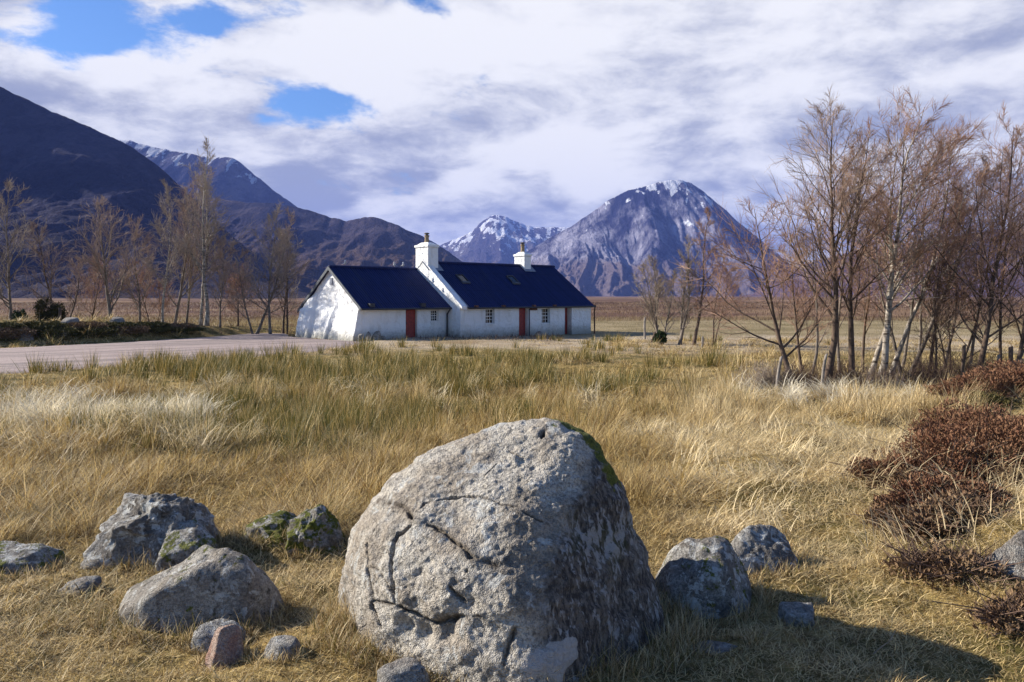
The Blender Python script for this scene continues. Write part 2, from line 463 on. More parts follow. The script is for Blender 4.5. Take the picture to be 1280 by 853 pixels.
mountain('mountain', [(900, 371), (960, 345), (1010, 328), (1060, 316), (1120, 306), (1180, 298), (1240, 288), (1320, 276), (1450, 262), (1650, 250), (1900, 230), (2200, 300)],
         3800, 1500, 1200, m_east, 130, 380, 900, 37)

# ------------------------------------------------------------------ the cottage
HA = np.array([-0.19 * 44, 44.0])
HU = np.array([0.7385, 0.6743]); HV = np.array([-0.6743, 0.7385])
HZ = -1.0                                      # foot of the walls
def s_at(px, tt):
    q = (px - 640) / F
    return (q * (HA[1] + tt * HV[1]) - (HA[0] + tt * HV[0])) / (HU[0] - q * HU[1])
def hz_at(py, s, tt):
    Y = HA[1] + s * HU[1] + tt * HV[1]
    return CAM_H + (370 - py) / F * Y - HZ     # height above the house's own zero
house = empty('cottage', (HA[0], HA[1], HZ), math.atan2(HU[1], HU[0]))
tag(house, 'long low whitewashed stone cottage with navy corrugated roofs and red doors', 'cottage')

m_white, t, b = new_mat('whitewash')
oc = t.node('ShaderNodeTexCoord').outputs['Object']
v1 = t.voro(t.vmath('ADD', oc, t.vmath('SCALE', t.noise(oc, 2.0, 2, 0.5, out='Color'), (0, 0, 0))), 3.4, 'SMOOTH_F1')
n1 = t.noise(oc, 7.0, 6, 0.65); n2 = t.noise(t.mapping(oc, (1.2, 1.2, 0.35)), 2.2, 4, 0.6)
oz = t.sep(oc)[2]
dirt = t.math('MULTIPLY', t.ramp(n2, 0.48, 0.68), 0.5)
low = t.math('MULTIPLY', t.ramp(t.math('ADD', oz, t.math('MULTIPLY', n1, -0.7)), 0.55, -0.25), 0.85)
c = t.mix(dirt, (0.84, 0.84, 0.83), (0.62, 0.60, 0.55))
c = t.mix(low, c, (0.30, 0.29, 0.24))
c = t.mix(t.ramp(n1, 0.64, 0.72, 0, 0.5), c, (0.5, 0.49, 0.46))
t.link(c, b.inputs['Base Color']); b.inputs['Roughness'].default_value = 0.85
b.inputs['Specular IOR Level'].default_value = 0.2
t.link(t.bump(t.math('ADD', t.math('MULTIPLY', v1, 0.9), n1), 0.9, 0.07), b.inputs['Normal'])

def paint(name, col, rough=0.5, var=0.25, bump=0.0, scale=8.0, metal=0.0):
    m, t, b = new_mat(name)
    oc = t.node('ShaderNodeTexCoord').outputs['Object']
    n = t.noise(oc, scale, 5, 0.65)
    t.link(t.mix(t.ramp(n, 0.35, 0.7), tuple(x * (1 - var) for x in col), tuple(min(1, x * (1 + var)) for x in col)), b.inputs['Base Color'])
    b.inputs['Roughness'].default_value = rough; b.inputs['Metallic'].default_value = metal
    if bump: t.link(t.bump(n, 0.7, bump), b.inputs['Normal'])
    return m
m_roof, t, b = new_mat('navy_corrugated_iron')
oc = t.node('ShaderNodeTexCoord').outputs['Object']
n1 = t.noise(t.mapping(oc, (6.0, 0.5, 0.5)), 1.0, 5, 0.6); n2 = t.noise(oc, 1.3, 5, 0.6)
c = t.mix(t.ramp(n1, 0.3, 0.7), (0.007, 0.013, 0.062), (0.013, 0.022, 0.095))
c = t.mix(t.ramp(n2, 0.55, 0.75, 0, 0.45), c, (0.022, 0.027, 0.07))
lap = t.math('FRACT', t.math('MULTIPLY', t.sep(oc)[1], 0.62))
c = t.mix(t.ramp(lap, 0.0, 0.03, 0.7, 0.0), c, (0.003, 0.005, 0.02))
st = t.noise(t.mapping(oc, (2.5, 0.25, 0.25)), 1.0, 6, 0.7)
c = t.mix(t.ramp(st, 0.56, 0.70, 0, 0.6), c, (0.03, 0.035, 0.06))
t.link(c, b.inputs['Base Color']); b.inputs['Roughness'].default_value = 0.62
b.inputs['Specular IOR Level'].default_value = 0.22
m_red = paint('red_door_paint', (0.30, 0.028, 0.02), 0.5, 0.3)
m_frame = paint('window_paint', (0.78, 0.78, 0.76), 0.5, 0.08)
m_glass, t, b = new_mat('window_glass')
b.inputs['Base Color'].default_value = (0.012, 0.014, 0.018, 1); b.inputs['Roughness'].default_value = 0.08
m_dark = paint('dark_iron', (0.03, 0.032, 0.04), 0.6, 0.4)
m_rust = paint('rusty_pipe', (0.13, 0.055, 0.03), 0.8, 0.4)
m_barge = paint('slate_grey_board', (0.075, 0.085, 0.10), 0.7, 0.3)
m_pot = paint('clay_pot', (0.30, 0.22, 0.13), 0.8, 0.35, 0.01)
m_cap = paint('sooty_cap', (0.10, 0.085, 0.07), 0.8, 0.4)
m_lead = paint('lead_flashing', (0.20, 0.22, 0.27), 0.6, 0.25)

class MB:
    def __init__(s): s.v = []; s.f = []
    def add(s, vs, fs):
        o = len(s.v); s.v += [tuple(v) for v in vs]; s.f += [tuple(i + o for i in f) for f in fs]; return s
    def box(s, a, c, taper=None):
        (x0, y0, z0), (x1, y1, z1) = a, c
        vs = [(x0, y0, z0), (x1, y0, z0), (x1, y1, z0), (x0, y1, z0), (x0, y0, z1), (x1, y0, z1), (x1, y1, z1), (x0, y1, z1)]
        if taper:
            cx, cy = (x0 + x1) / 2, (y0 + y1) / 2
            vs = vs[:4] + [(cx + (x - cx) * taper, cy + (y - cy) * taper, z) for x, y, z in vs[4:]]
        return s.add(vs, [(0, 3, 2, 1), (4, 5, 6, 7), (0, 1, 5, 4), (1, 2, 6, 5), (2, 3, 7, 6), (3, 0, 4, 7)])
    def lathe(s, c, prof, n=14):
        o = len(s.v)
        for r, z in prof:
            for k in range(n):
                a = 2 * math.pi * k / n
                s.v.append((c[0] + r * math.cos(a), c[1] + r * math.sin(a), c[2] + z))
        for j in range(len(prof) - 1):
            for k in range(n):
                s.f.append((o + j * n + k, o + j * n + (k + 1) % n, o + (j + 1) * n + (k + 1) % n, o + (j + 1) * n + k))
        s.f.append(tuple(o + (len(prof) - 1) * n + k for k in range(n)))
        return s
    def tube(s, pts, r, n=8):
        pts = [Vector(p) for p in pts]; o = len(s.v)
        for i, p in enumerate(pts):
            d = (pts[min(i + 1, len(pts) - 1)] - pts[max(i - 1, 0)]).normalized()
            a = d.orthogonal().normalized(); bb = d.cross(a)
            for k in range(n):
                q = 2 * math.pi * k / n
                s.v.append(tuple(p + (a * math.cos(q) + bb * math.sin(q)) * (r if not isinstance(r, (list, tuple)) else r[i])))
        for i in range(len(pts) - 1):
            for k in range(n):
                s.f.append((o + i * n + k, o + i * n + (k + 1) % n, o + (i + 1) * n + (k + 1) % n, o + (i + 1) * n + k))
        s.f.append(tuple(o + k for k in range(n))[::-1]); s.f.append(tuple(o + (len(pts) - 1) * n + k for k in range(n)))
        return s
    def build(s, name, mat, parent=None, smooth=False, bevel=0.0):
        o = link_mesh(name, s.v, s.f, mat, parent, smooth)
        if bevel:
            m = o.modifiers.new('bevel', 'BEVEL'); m.width = bevel; m.segments = 2; m.limit_method = 'ANGLE'
        return o

def grid_wall(p0, eu, ev, L, H, opens, nrm, depth, step=0.14, rough=0.025, seed=0, top=None, bulge=None):
    """a lumpy rubble wall from p0 along eu (length L) and ev (height H), with recessed openings (u0,u1,v0,v1,depth)"""
    us = sorted(set([0, L] + [q for o in opens for q in o[:2]])); vs = sorted(set([0, H] + [q for o in opens for q in o[2:4]]))
    def fill(a):
        r = []
        for i in range(len(a) - 1):
            n = max(1, int(round((a[i + 1] - a[i]) / step))); r += list(np.linspace(a[i], a[i + 1], n + 1)[:-1])
        return np.array(r + [a[-1]])
    U, V = fill(us), fill(vs)
    m = MB(); p0 = np.array(p0, float); eu = np.array(eu, float); ev = np.array(ev, float); nrm = np.array(nrm, float)
    UU, VV = np.meshgrid(U, V)
    if top is not None: VV = np.where(VV > 0, VV / H * top(UU), VV)
    flat = np.column_stack([UU.ravel(), VV.ravel()])
    P = p0 + flat[:, :1] * eu + flat[:, 1:2] * ev
    off = rough * fbm(P / 0.35, 3, seed) + rough * 1.4 * fbm(P / 1.1, 2, seed + 4)
    if bulge is not None: off = off + bulge(flat[:, 0], flat[:, 1])
    P = P + off[:, None] * nrm
    nu = len(U)
    inside = lambda u, v: next((o for o in opens if o[0] - 1e-6 < u < o[1] + 1e-6 and o[2] - 1e-6 < v < o[3] + 1e-6), None)
    fs = []
    for j in range(len(V) - 1):
        for i in range(nu - 1):
            if inside((U[i] + U[i + 1]) / 2, (V[j] + V[j + 1]) / 2) is None:
                fs.append((j * nu + i, j * nu + i + 1, (j + 1) * nu + i + 1, (j + 1) * nu + i))
    m.add(P, fs)
    for (u0, u1, v0, v1, d) in opens:          # reveals, set back into the wall
        q = lambda u, v, k: tuple(p0 + u * eu + v * ev - nrm * (d * k) + nrm * 0.012 * (1 - k))
        for (a, bq) in (((u0, v0), (u0, v1)), ((u0, v1), (u1, v1)), ((u1, v1), (u1, v0)), ((u1, v0), (u0, v0))):
            m.add([q(*a, 0), q(*bq, 0), q(*bq, 1), q(*a, 1)], [(0, 1, 2, 3)])
    return m

# local frame: x along the ridge, y to the back, z up
EXT_W, RIDGE_E, RIDGE_M = 6.35, 3.15, 2.5
S1 = s_at(559.5, 0); MD = -1.2; MW = 6.2; S2 = s_at(738.5, MD)
EAVE = 1.90; ERIDGE_Z = hz_at(333.6, 0, RIDGE_E); MRIDGE_Z = hz_at(328.6, s_at(548, RIDGE_M), RIDGE_M)
def opening(px0, px1, py0, py1, tt, d, s0):
    a, c = s_at(px0, tt), s_at(px1, tt); mid = (a + c) / 2
    return (a - s0, c - s0, max(0.0, hz_at(py1, mid, tt)), hz_at(py0, mid, tt), d)
d1 = opening(507, 521.5, 386.8, 424, 0, 0.22, 0); w1 = opening(538.5, 548, 387.8, 402, 0, 0.18, 0)
d2 = opening(648.6, 659.6, 385.4, 426, MD, 0.26, S1); d3 = opening(706, 714.6, 385, 424, MD, 0.45, S1)
w2 = opening(607, 618, 386.2, 405, MD, 0.2, S1); w3 = opening(677, 687.3, 385.6, 404.5, MD, 0.2, S1)
ext = MB()
for g in (grid_wall((0, 0, 0), (1, 0, 0), (0, 0, 1), S1, EAVE, [d1, w1], (0, -1, 0), 0.2, seed=2),):
    ext.add(g.v, g.f)
gable_top = lambda y: np.where(y < RIDGE_E, EAVE + (ERIDGE_Z - EAVE) * np.clip(y, 0, None) / RIDGE_E, EAVE - 0.05 + (ERIDGE_Z - EAVE + 0.05) * (EXT_W - y) / (EXT_W - RIDGE_E)) - 0.07
def bulge(u, v):
    # the batter of the old gable: a thick sloping foot with two shallow buttresses
    lim = 1.95 + 0.16 * np.sin(u * 1.9) + 0.1 * fbm(np.column_stack([u * 1.3, v * 0]), 2, 8)
    b0 = 0.36 * np.clip(lim - v, 0, 1.9) / 1.9 + 0.07 * sstep(lim - v, -0.03, 0.12)
    ridge1 = 0.16 * np.exp(-((u - 2.9 + 0.22 * (v - 0.8)) / 0.20) ** 2) * sstep(v, 2.6, 1.6)
    ridge2 = 0.20 * sstep(u, 4.75, 5.0) * sstep(v, 2.9, 2.2)
    ridge3 = -0.07 * sstep(np.abs(u - 1.35 - 0.1 * np.sin(v * 5)), 0.14, 0.0) * sstep(v, 1.9, 2.3)
    return b0 + ridge1 + ridge2 + ridge3 + 0.05 * fbm(np.column_stack([u / 0.5, v / 0.4]), 3, 17)
g = grid_wall((0, 0, 0), (0, 1, 0), (0, 0, 1), EXT_W, 4.0, [], (-1, 0, 0), 0, step=0.09, rough=0.03, seed=12, top=gable_top, bulge=bulge)
ext.add(g.v, g.f)
ext.box((0.25, EXT_W - 0.3, 0), (S1, EXT_W, EAVE - 0.1))
# corner quoin tying the bulging gable back to the front wall
cg = []
for k in range(16):
    z = EAVE * k / 15; o = 0.36 * max(0, min(1.9, 1.95 - z)) / 1.9 + 0.07 * float(sstep(np.array([1.95 - z]), -0.03, 0.12)[0])
    cg.append((-o - 0.03, -0.015, z)); cg.append((0.05, -0.02, z))
ext.add(cg, [(2 * k, 2 * k + 1, 2 * k + 3, 2 * k + 2) for k in range(15)])
ext_wall = ext.build('wall', m_white, house, smooth=True)
MEND = MRIDGE_Z - EAVE
mw = MB()
g = grid_wall((S1, MD, 0), (1, 0, 0), (0, 0, 1), S2 - S1, EAVE, [d2, d3, w2, w3], (0, -1, 0), 0.2, seed=5); mw.add(g.v, g.f)
mtop = lambda y: np.where(y < RIDGE_M - MD, EAVE + MEND * y / (RIDGE_M - MD), EAVE + MEND * (MW - MD - y) / (MW - RIDGE_M)) + 0.17
for sx, nn in ((S1, -1), (S2, 1)):
    g = grid_wall((sx, MD, 0), (0, 1, 0), (0, 0, 1), MW - MD, 4.0, [], (nn, 0, 0), 0, step=0.2, seed=9, top=mtop if nn < 0 else (lambda y: mtop(y) - 0.25)); mw.add(g.v, g.f)
mw.box((S1, MW - 0.3, 0), (S2, MW, EAVE - 0.1))
main_wall = mw.build('wall', m_white, house, smooth=True)

def slope_sheet(x0, x1, ya, za, yb, zb, pitch=0.16, amp=0.02, thick=0.03):
    """corrugated sheet roof between eave line (ya,za) and ridge line (yb,zb)"""
    n = int((x1 - x0) / pitch * 6); m = MB()
    xs = np.linspace(x0, x1, n + 1)
    d = np.array([yb - ya, zb - za]); d /= np.linalg.norm(d); nr = np.array([-d[1], d[0]])
    if nr[1] < 0: nr = -nr
    vs = []
    for k, x in enumerate(xs):
        a = amp * math.cos(2 * math.pi * (x - x0) / pitch)
        sg = -0.05 * math.sin(math.pi * (x - x0) / (x1 - x0)) + 0.012 * math.sin(x * 1.7)
        for (y, z) in ((ya, za + sg * .4), ((ya + yb) / 2, (za + zb) / 2 + sg), (yb, zb + sg)):
            vs.append((x, y + nr[0] * a, z + nr[1] * a))
        for (y, z) in ((ya, za), (yb, zb)):
            vs.append((x, y + nr[0] * (a - thick), z + nr[1] * (a - thick)))
    fs = []
    for k in range(n):
        o = k * 5; q = o + 5
        fs += [(o, q, q + 1, o + 1), (o + 1, q + 1, q + 2, o + 2), (o + 3, o + 4, q + 4, q + 3), (o, o + 3, q + 3, q), (o + 2, q + 2, q + 4, o + 4)]
    fs += [(0, 1, 2, 4, 3), tuple(n * 5 + k for k in (0, 3, 4, 2, 1))]
    return m.add(vs, fs)
er = MB()
EZ0 = EAVE + 0.02; EO = 0.36
slope_e = (ERIDGE_Z - EZ0) / (RIDGE_E + EO)
for g in (slope_sheet(-0.14, S1 - 0.01, -EO, EZ0, RIDGE_E, ERIDGE_Z), slope_sheet(-0.14, S1 - 0.01, EXT_W + 0.5, EAVE - 0.2, RIDGE_E, ERIDGE_Z)):
    er.add(g.v, g.f)
er.tube([(-0.15, RIDGE_E, ERIDGE_Z + 0.01), (S1 - 0.01, RIDGE_E, ERIDGE_Z + 0.01)], 0.09, 8)
ext_roof = er.build('roof', m_roof, house)
bb = MB()
for (ya, za, yb, zb) in ((-EO - 0.02, EZ0 - 0.02, RIDGE_E, ERIDGE_Z - 0.02), (EXT_W + 0.52, EAVE - 0.22, RIDGE_E, ERIDGE_Z - 0.02)):
    bb.add([(-0.20, ya, za + 0.05), (-0.15, ya, za + 0.05), (-0.15, yb, zb + 0.05), (-0.20, yb, zb + 0.05),
            (-0.20, ya, za - 0.13), (-0.15, ya, za - 0.13), (-0.15, yb, zb - 0.16), (-0.20, yb, zb - 0.16)],
           [(0, 1, 2, 3), (4, 7, 6, 5), (0, 3, 7, 4), (1, 5, 6, 2), (0, 4, 5, 1), (2, 6, 7, 3)])
bb.build('bargeboard', m_barge, ext_roof)
mr = MB()
MO = 0.24; MZ0 = EAVE + 0.03
for g in (slope_sheet(S1 + 0.34, S2 + 0.16, MD - MO, MZ0, RIDGE_M, MRIDGE_Z), slope_sheet(S1 + 0.34, S2 + 0.16, MW + 0.3, MZ0 - 0.1, RIDGE_M, MRIDGE_Z)):
    mr.add(g.v, g.f)
mr.tube([(S1 + 0.34, RIDGE_M, MRIDGE_Z + 0.01), (S2 + 0.17, RIDGE_M, MRIDGE_Z + 0.01)], 0.09, 8)
main_roof = mr.build('roof', m_roof, house)
# whitewashed skew along the raised gable between the two roofs
sk = MB()
for (ya, za, yb, zb) in ((MD - 0.22, EAVE + 0.02, RIDGE_M, MRIDGE_Z + 0.14), (MW + 0.2, EAVE, RIDGE_M, MRIDGE_Z + 0.14)):
    n = 14
    vs = []
    for k in range(n + 1):
        f = k / n; y = ya + (yb - ya) * f; z = za + (zb - za) * f + 0.015 * math.sin(k * 2.3)
        vs += [(S1 - 0.05, y, z + 0.06), (S1 + 0.36, y, z + 0.06), (S1 - 0.05, y, z - 0.10), (S1 + 0.36, y, z - 0.16)]
    fs = []
    for k in range(n):
        o = 4 * k; q = o + 4
        fs += [(o, o + 1, q + 1, q), (o + 1, o + 3, q + 3, q + 1), (o, q, q + 2, o + 2), (o + 2, q + 2, q + 3, o + 3)]
    fs += [(0, 2, 3, 1), tuple(4 * n + k for k in (0, 1, 3, 2))]
    sk.add(vs, fs)
sk.build('gable_coping', m_white, main_wall, smooth=False)
sl = MB(); sl.add([(S1 + 0.365, MD - 0.25, EAVE + 0.10), (S1 + 0.42, MD - 0.25, EAVE + 0.10), (S1 + 0.42, RIDGE_M, MRIDGE_Z + 0.10), (S1 + 0.365, RIDGE_M, MRIDGE_Z + 0.10),
                  (S1 + 0.365, MD - 0.25, EAVE - 0.02), (S1 + 0.42, MD - 0.25, EAVE - 0.02), (S1 + 0.42, RIDGE_M, MRIDGE_Z - 0.02), (S1 + 0.365, RIDGE_M, MRIDGE_Z - 0.02)],
                 [(0, 1, 2, 3), (4, 7, 6, 5), (0, 3, 7, 4), (1, 5, 6, 2), (0, 4, 5, 1), (2, 6, 7, 3)])
sl.build('flashing', m_lead, main_roof)
# chimneys
def chimney(s0, wx, wy, ztop, potz, tall=True):
    y0 = RIDGE_M + 0.1
    m = MB()
    m.box((s0 - wx / 2, y0 - wy / 2, MRIDGE_Z - 1.2), (s0 + wx / 2, y0 + wy / 2, ztop - 0.16))
    m.box((s0 - wx / 2 - 0.06, y0 - wy / 2 - 0.06, ztop - 0.16), (s0 + wx / 2 + 0.06, y0 + wy / 2 + 0.06, ztop))
    m.box((s0 - wx / 2 + 0.04, y0 - wy / 2 + 0.04, ztop + 0.002), (s0 + wx / 2 - 0.04, y0 + wy / 2 - 0.04, ztop + 0.16), taper=0.55)
    ch = m.build('chimney', m_white, main_roof, bevel=0.03)
    p = MB().lathe((s0, y0, ztop + 0.10), [(0.17, 0), (0.17, 0.08), (0.14, 0.12), (0.13, potz - 0.36), (0.16, potz - 0.34), (0.16, potz - 0.26), (0.12, potz - 0.25)])
    pot = p.build('chimney_pot', m_pot, ch, smooth=False)
    MB().lathe((s0, y0, ztop + 0.10 + potz - 0.245), [(0.09, 0), (0.09, 0.05), (0.17, 0.055), (0.17, 0.10), (0.10, 0.14)]).build('chimney_cowl', m_cap, ch)
    f = MB()
    yy = y0 - wy / 2
    zz = MRIDGE_Z - (RIDGE_M - yy) * MEND / (RIDGE_M - MD)
    f.add([(s0 - wx / 2 - 0.12, yy - 0.22, zz - 0.10), (s0 + wx / 2 + 0.28, yy - 0.22, zz - 0.10), (s0 + wx / 2 + 0.28, RIDGE_M - 0.05, MRIDGE_Z + 0.06), (s0 - wx / 2 - 0.12, RIDGE_M - 0.05, MRIDGE_Z + 0.06)], [(0, 1, 2, 3)])
    f.build('flashing', m_lead, ch)
sc1 = S1 + 0.37; sc2 = s_at(654.5, RIDGE_M)
chimney(sc1, 0.78, 1.35, hz_at(306.5, sc1, RIDGE_M), 0.78)
chimney(sc2, 0.62, 1.05, hz_at(318, sc2, RIDGE_M), 0.84)
# skylights lying on the main roof
for px, py in ((577.5, 348.5), (640.5, 350.5)):
    f = 0.62; y = MD - MO + f * (RIDGE_M - MD + MO); s = s_at(px, y)
    dr = np.array([0, RIDGE_M - MD + MO, MRIDGE_Z - MZ0]); dr /= np.linalg.norm(dr); nr = np.array([0, -dr[2], dr[1]])
    c0 = np.array([s, y, MZ0 + f * (MRIDGE_Z - MZ0)])
    def bar(a0, a1, b0, b1, h0, h1):
        P = [c0 + np.array([1, 0, 0]) * a + dr * bq + nr * h for h in (h0, h1) for (a, bq) in ((a0, b0), (a1, b0), (a1, b1), (a0, b1))]
        return P, [(0, 3, 2, 1), (4, 5, 6, 7), (0, 1, 5, 4), (1, 2, 6, 5), (2, 3, 7, 6), (3, 0, 4, 7)]
    fr = MB()
    fr.add(*bar(-0.30, -0.24, -0.42, 0.42, 0.0, 0.10)); fr.add(*bar(0.24, 0.30, -0.42, 0.42, 0.0, 0.10)); fr.add(*bar(-0.24, 0.24, 0.36, 0.42, 0.0, 0.10))
    so = fr.build('skylight', m_dark, main_roof)
    MB().add(*bar(-0.32, 0.32, -0.52, -0.36, 0.0, 0.09)).build('sill', m_barge, so)
    MB().add(*bar(-0.24, 0.24, -0.36, 0.36, 0.03, 0.06)).build('pane', m_glass, so)
# doors and windows
def door(op, s0, tt, extra=None, lab=None):
    u0, u1, v0, v1, d = op; y = tt + d - 0.05
    m = MB(); m.box((s0 + u0 + 0.02, y, 0), (s0 + u1 - 0.02, y + 0.05, v1 - 0.01))
    for k in range(5):
        x = s0 + u0 + 0.04 + (u1 - u0 - 0.08) * (k + 0.5) / 5; w = (u1 - u0 - 0.1) / 5 - 0.012
        m.box((x - w / 2, y - 0.018, 0.1), (x + w / 2, y - 0.002, v1 - 0.05))
    o = m.build('door', m_red, house)
    MB().tube([(s0 + u0 + 0.14, y - 0.06, v1 * 0.52), (s0 + u0 + 0.14, y - 0.06, v1 * 0.52 + 0.14)], 0.015).build('handle', m_dark, o)
    return o
door(d1, 0, 0); door(d2, S1, MD); door(d3, S1, MD)
def window(op, s0, tt, nc=3, nr=4):
    u0, u1, v0, v1, d = op; y = tt + d - 0.06; x0, x1 = s0 + u0, s0 + u1
    f = MB(); k = 0.05
    f.box((x0, y, v0), (x0 + k, y + 0.06, v1)); f.box((x1 - k, y, v0), (x1, y + 0.06, v1))
    f.box((x0 + k, y, v1 - k), (x1 - k, y + 0.06, v1)); f.box((x0 + k, y, v0), (x1 - k, y + 0.06, v0 + k))
    for i in range(1, nc):
        x = x0 + k + (x1 - x0 - 2 * k) * i / nc; f.box((x - 0.014, y + 0.01, v0 + k), (x + 0.014, y + 0.05, v1 - k))
    for j in range(1, nr):
        z = v0 + k + (v1 - v0 - 2 * k) * j / nr; h = 0.022 if j * 2 == nr else 0.013
        f.box((x0 + k, y + 0.013, z - h), (x1 - k, y + 0.047, z + h))
    w = f.build('window', m_frame, house)
    MB().box((x0 + 0.02, y + 0.03, v0 + 0.02), (x1 - 0.02, y + 0.036, v1 - 0.02)).build('pane', m_glass, w)
    MB().box((x0 - 0.05, tt - 0.06, v0 - 0.07), (x1 + 0.05, tt + d - 0.07, v0 + 0.004)).build('sill', m_white, w)
window(w1, 0, 0); window(w2, S1, MD); window(w3, S1, MD)
# gutters and downpipes
gt = MB(); gt.tube([(-0.1, -EO - 0.05, EZ0 - 0.06), (S1 - 0.02, -EO - 0.05, EZ0 - 0.06)], 0.055, 8); gt.build('gutter', m_dark, house)
gt = MB(); gt.tube([(S1 + 0.40, MD - MO - 0.05, MZ0 - 0.06), (S2 + 0.18, MD - MO - 0.05, MZ0 - 0.06)], 0.055, 8); gt.build('gutter', m_dark, house)
MB().tube([(S1 - 0.12, -EO - 0.05, EZ0 - 0.1), (S1 - 0.12, -0.12, EZ0 - 0.4), (S1 - 0.12, -0.10, 0.0)], 0.045, 8).build('downpipe', m_dark, house)
MB().tube([(S2 + 0.12, MD - MO - 0.05, MZ0 + 0.05), (S2 + 0.20, MD - 0.16, MZ0 - 0.35), (S2 + 0.22, MD - 0.14, 0.0)], 0.05, 8).build('downpipe', m_rust, house)
MB().tube([(S1 + d2[1] + 0.10, MD - 0.05, d2[3] - 0.05), (S1 + d2[1] + 0.10, MD - 0.05, 0.0)], 0.035, 8).build('downpipe', m_dark, house)
for px in (466, 530):
    s = s_at(px, -EO); MB().box((s - 0.16, -EO + 0.02, EZ0 + 0.035), (s + 0.16, -EO + 0.3, EZ0 + 0.26)).build('snow_guard', m_dark, ext_roof)
for px in (595, 629, 667, 693):
    s = s_at(px, MD - MO); MB().box((s - 0.11, MD - MO - 0.12, MZ0 - 0.02), (s + 0.11, MD - MO + 0.05, MZ0 + 0.10)).build('gutter_bracket', m_rust, main_roof)
# the small slit vent high in the gable
MB().box((-0.075, RIDGE_E - 0.25, ERIDGE_Z - 1.05), (-0.035, RIDGE_E + 0.05, ERIDGE_Z - 0.65)).build('vent', m_lead, ext_wall)
s = s_at(662, MD); MB().box((s - 0.05, MD - 0.07, EAVE - 0.22), (s + 0.62, MD - 0.04, EAVE - 0.06)).build('sign_board', m_rust, main_wall)
# three small birds on the lower ridge
m_bird = paint('pale_plumage', (0.5, 0.5, 0.52), 0.7, 0.3)
for k, px in enumerate((431.5, 493, 504)):
    s = s_at(px, RIDGE_E); q = HA + HU * s + HV * RIDGE_E
    mm = MB(); z = 0.13
    mm.lathe((0, 0, 0.05), [(0.01, 0), (0.055, 0.03), (0.07, 0.08), (0.055, 0.13), (0.032, 0.17), (0.045, 0.2), (0.045, 0.235), (0.02, 0.262)], 10)
    mm.add([(-0.02, -0.02, 0.12), (-0.02, 0.02, 0.12), (-0.22, 0.02, 0.05), (-0.22, -0.02, 0.05), (-0.02, 0, 0.15)], [(0, 1, 2, 3), (0, 3, 4), (1, 4, 2), (3, 2, 4)])
    mm.add([(0.03, -0.012, 0.27), (0.03, 0.012, 0.27), (0.09, 0, 0.262), (0.03, 0, 0.285)], [(0, 1, 2), (0, 2, 3), (1, 3, 2)])
    mm.tube([(0, -0.02, 0), (0, -0.02, 0.07)], 0.006, 5); mm.tube([(0, 0.02, 0), (0, 0.02, 0.07)], 0.006, 5)
    o = mm.build('bird', m_bird, None, smooth=True)
    o.location = (q[0], q[1], HZ + ERIDGE_Z + 0.10); o.rotation_euler = (0, 0, (0.5, 2.6, -0.4)[k])
    tag(o, ('small pale bird perched alone on the low cottage ridge towards its gable', 'small pale bird on the low ridge, further of the pair from the chimney',
            'small pale bird on the low ridge, next to the tall chimney')[k], 'bird', 'birds on the cottage ridge')

# ------------------------------------------------------------------ rocks
_ico_cache = {}
def ico(level):
    if level not in _ico_cache:
        bm = bmesh.new(); bmesh.ops.create_icosphere(bm, subdivisions=level, radius=1.0)
        v = np.array([x.co[:] for x in bm.verts]); f = np.array([[q.index for q in x.verts] for x in bm.faces], np.int32)
        bm.free(); _ico_cache[level] = (v / np.linalg.norm(v, axis=1)[:, None], f)
    return _ico_cache[level]
def facet_radius(d, planes, p):
    s = 0
    for n, h in planes:
        n = np.array(n, float); n /= np.linalg.norm(n)
        s = s + (np.clip(d @ n, 0, None) / h) ** p
    return s ** (-1.0 / p)
def vert_normals(v, f):
    fn = np.cross(v[f[:, 1]] - v[f[:, 0]], v[f[:, 2]] - v[f[:, 0]])
    n = np.zeros_like(v)
    for k in range(3): np.add.at(n, f[:, k], fn)
    return n / (np.linalg.norm(n, axis=1)[:, None] + 1e-12)

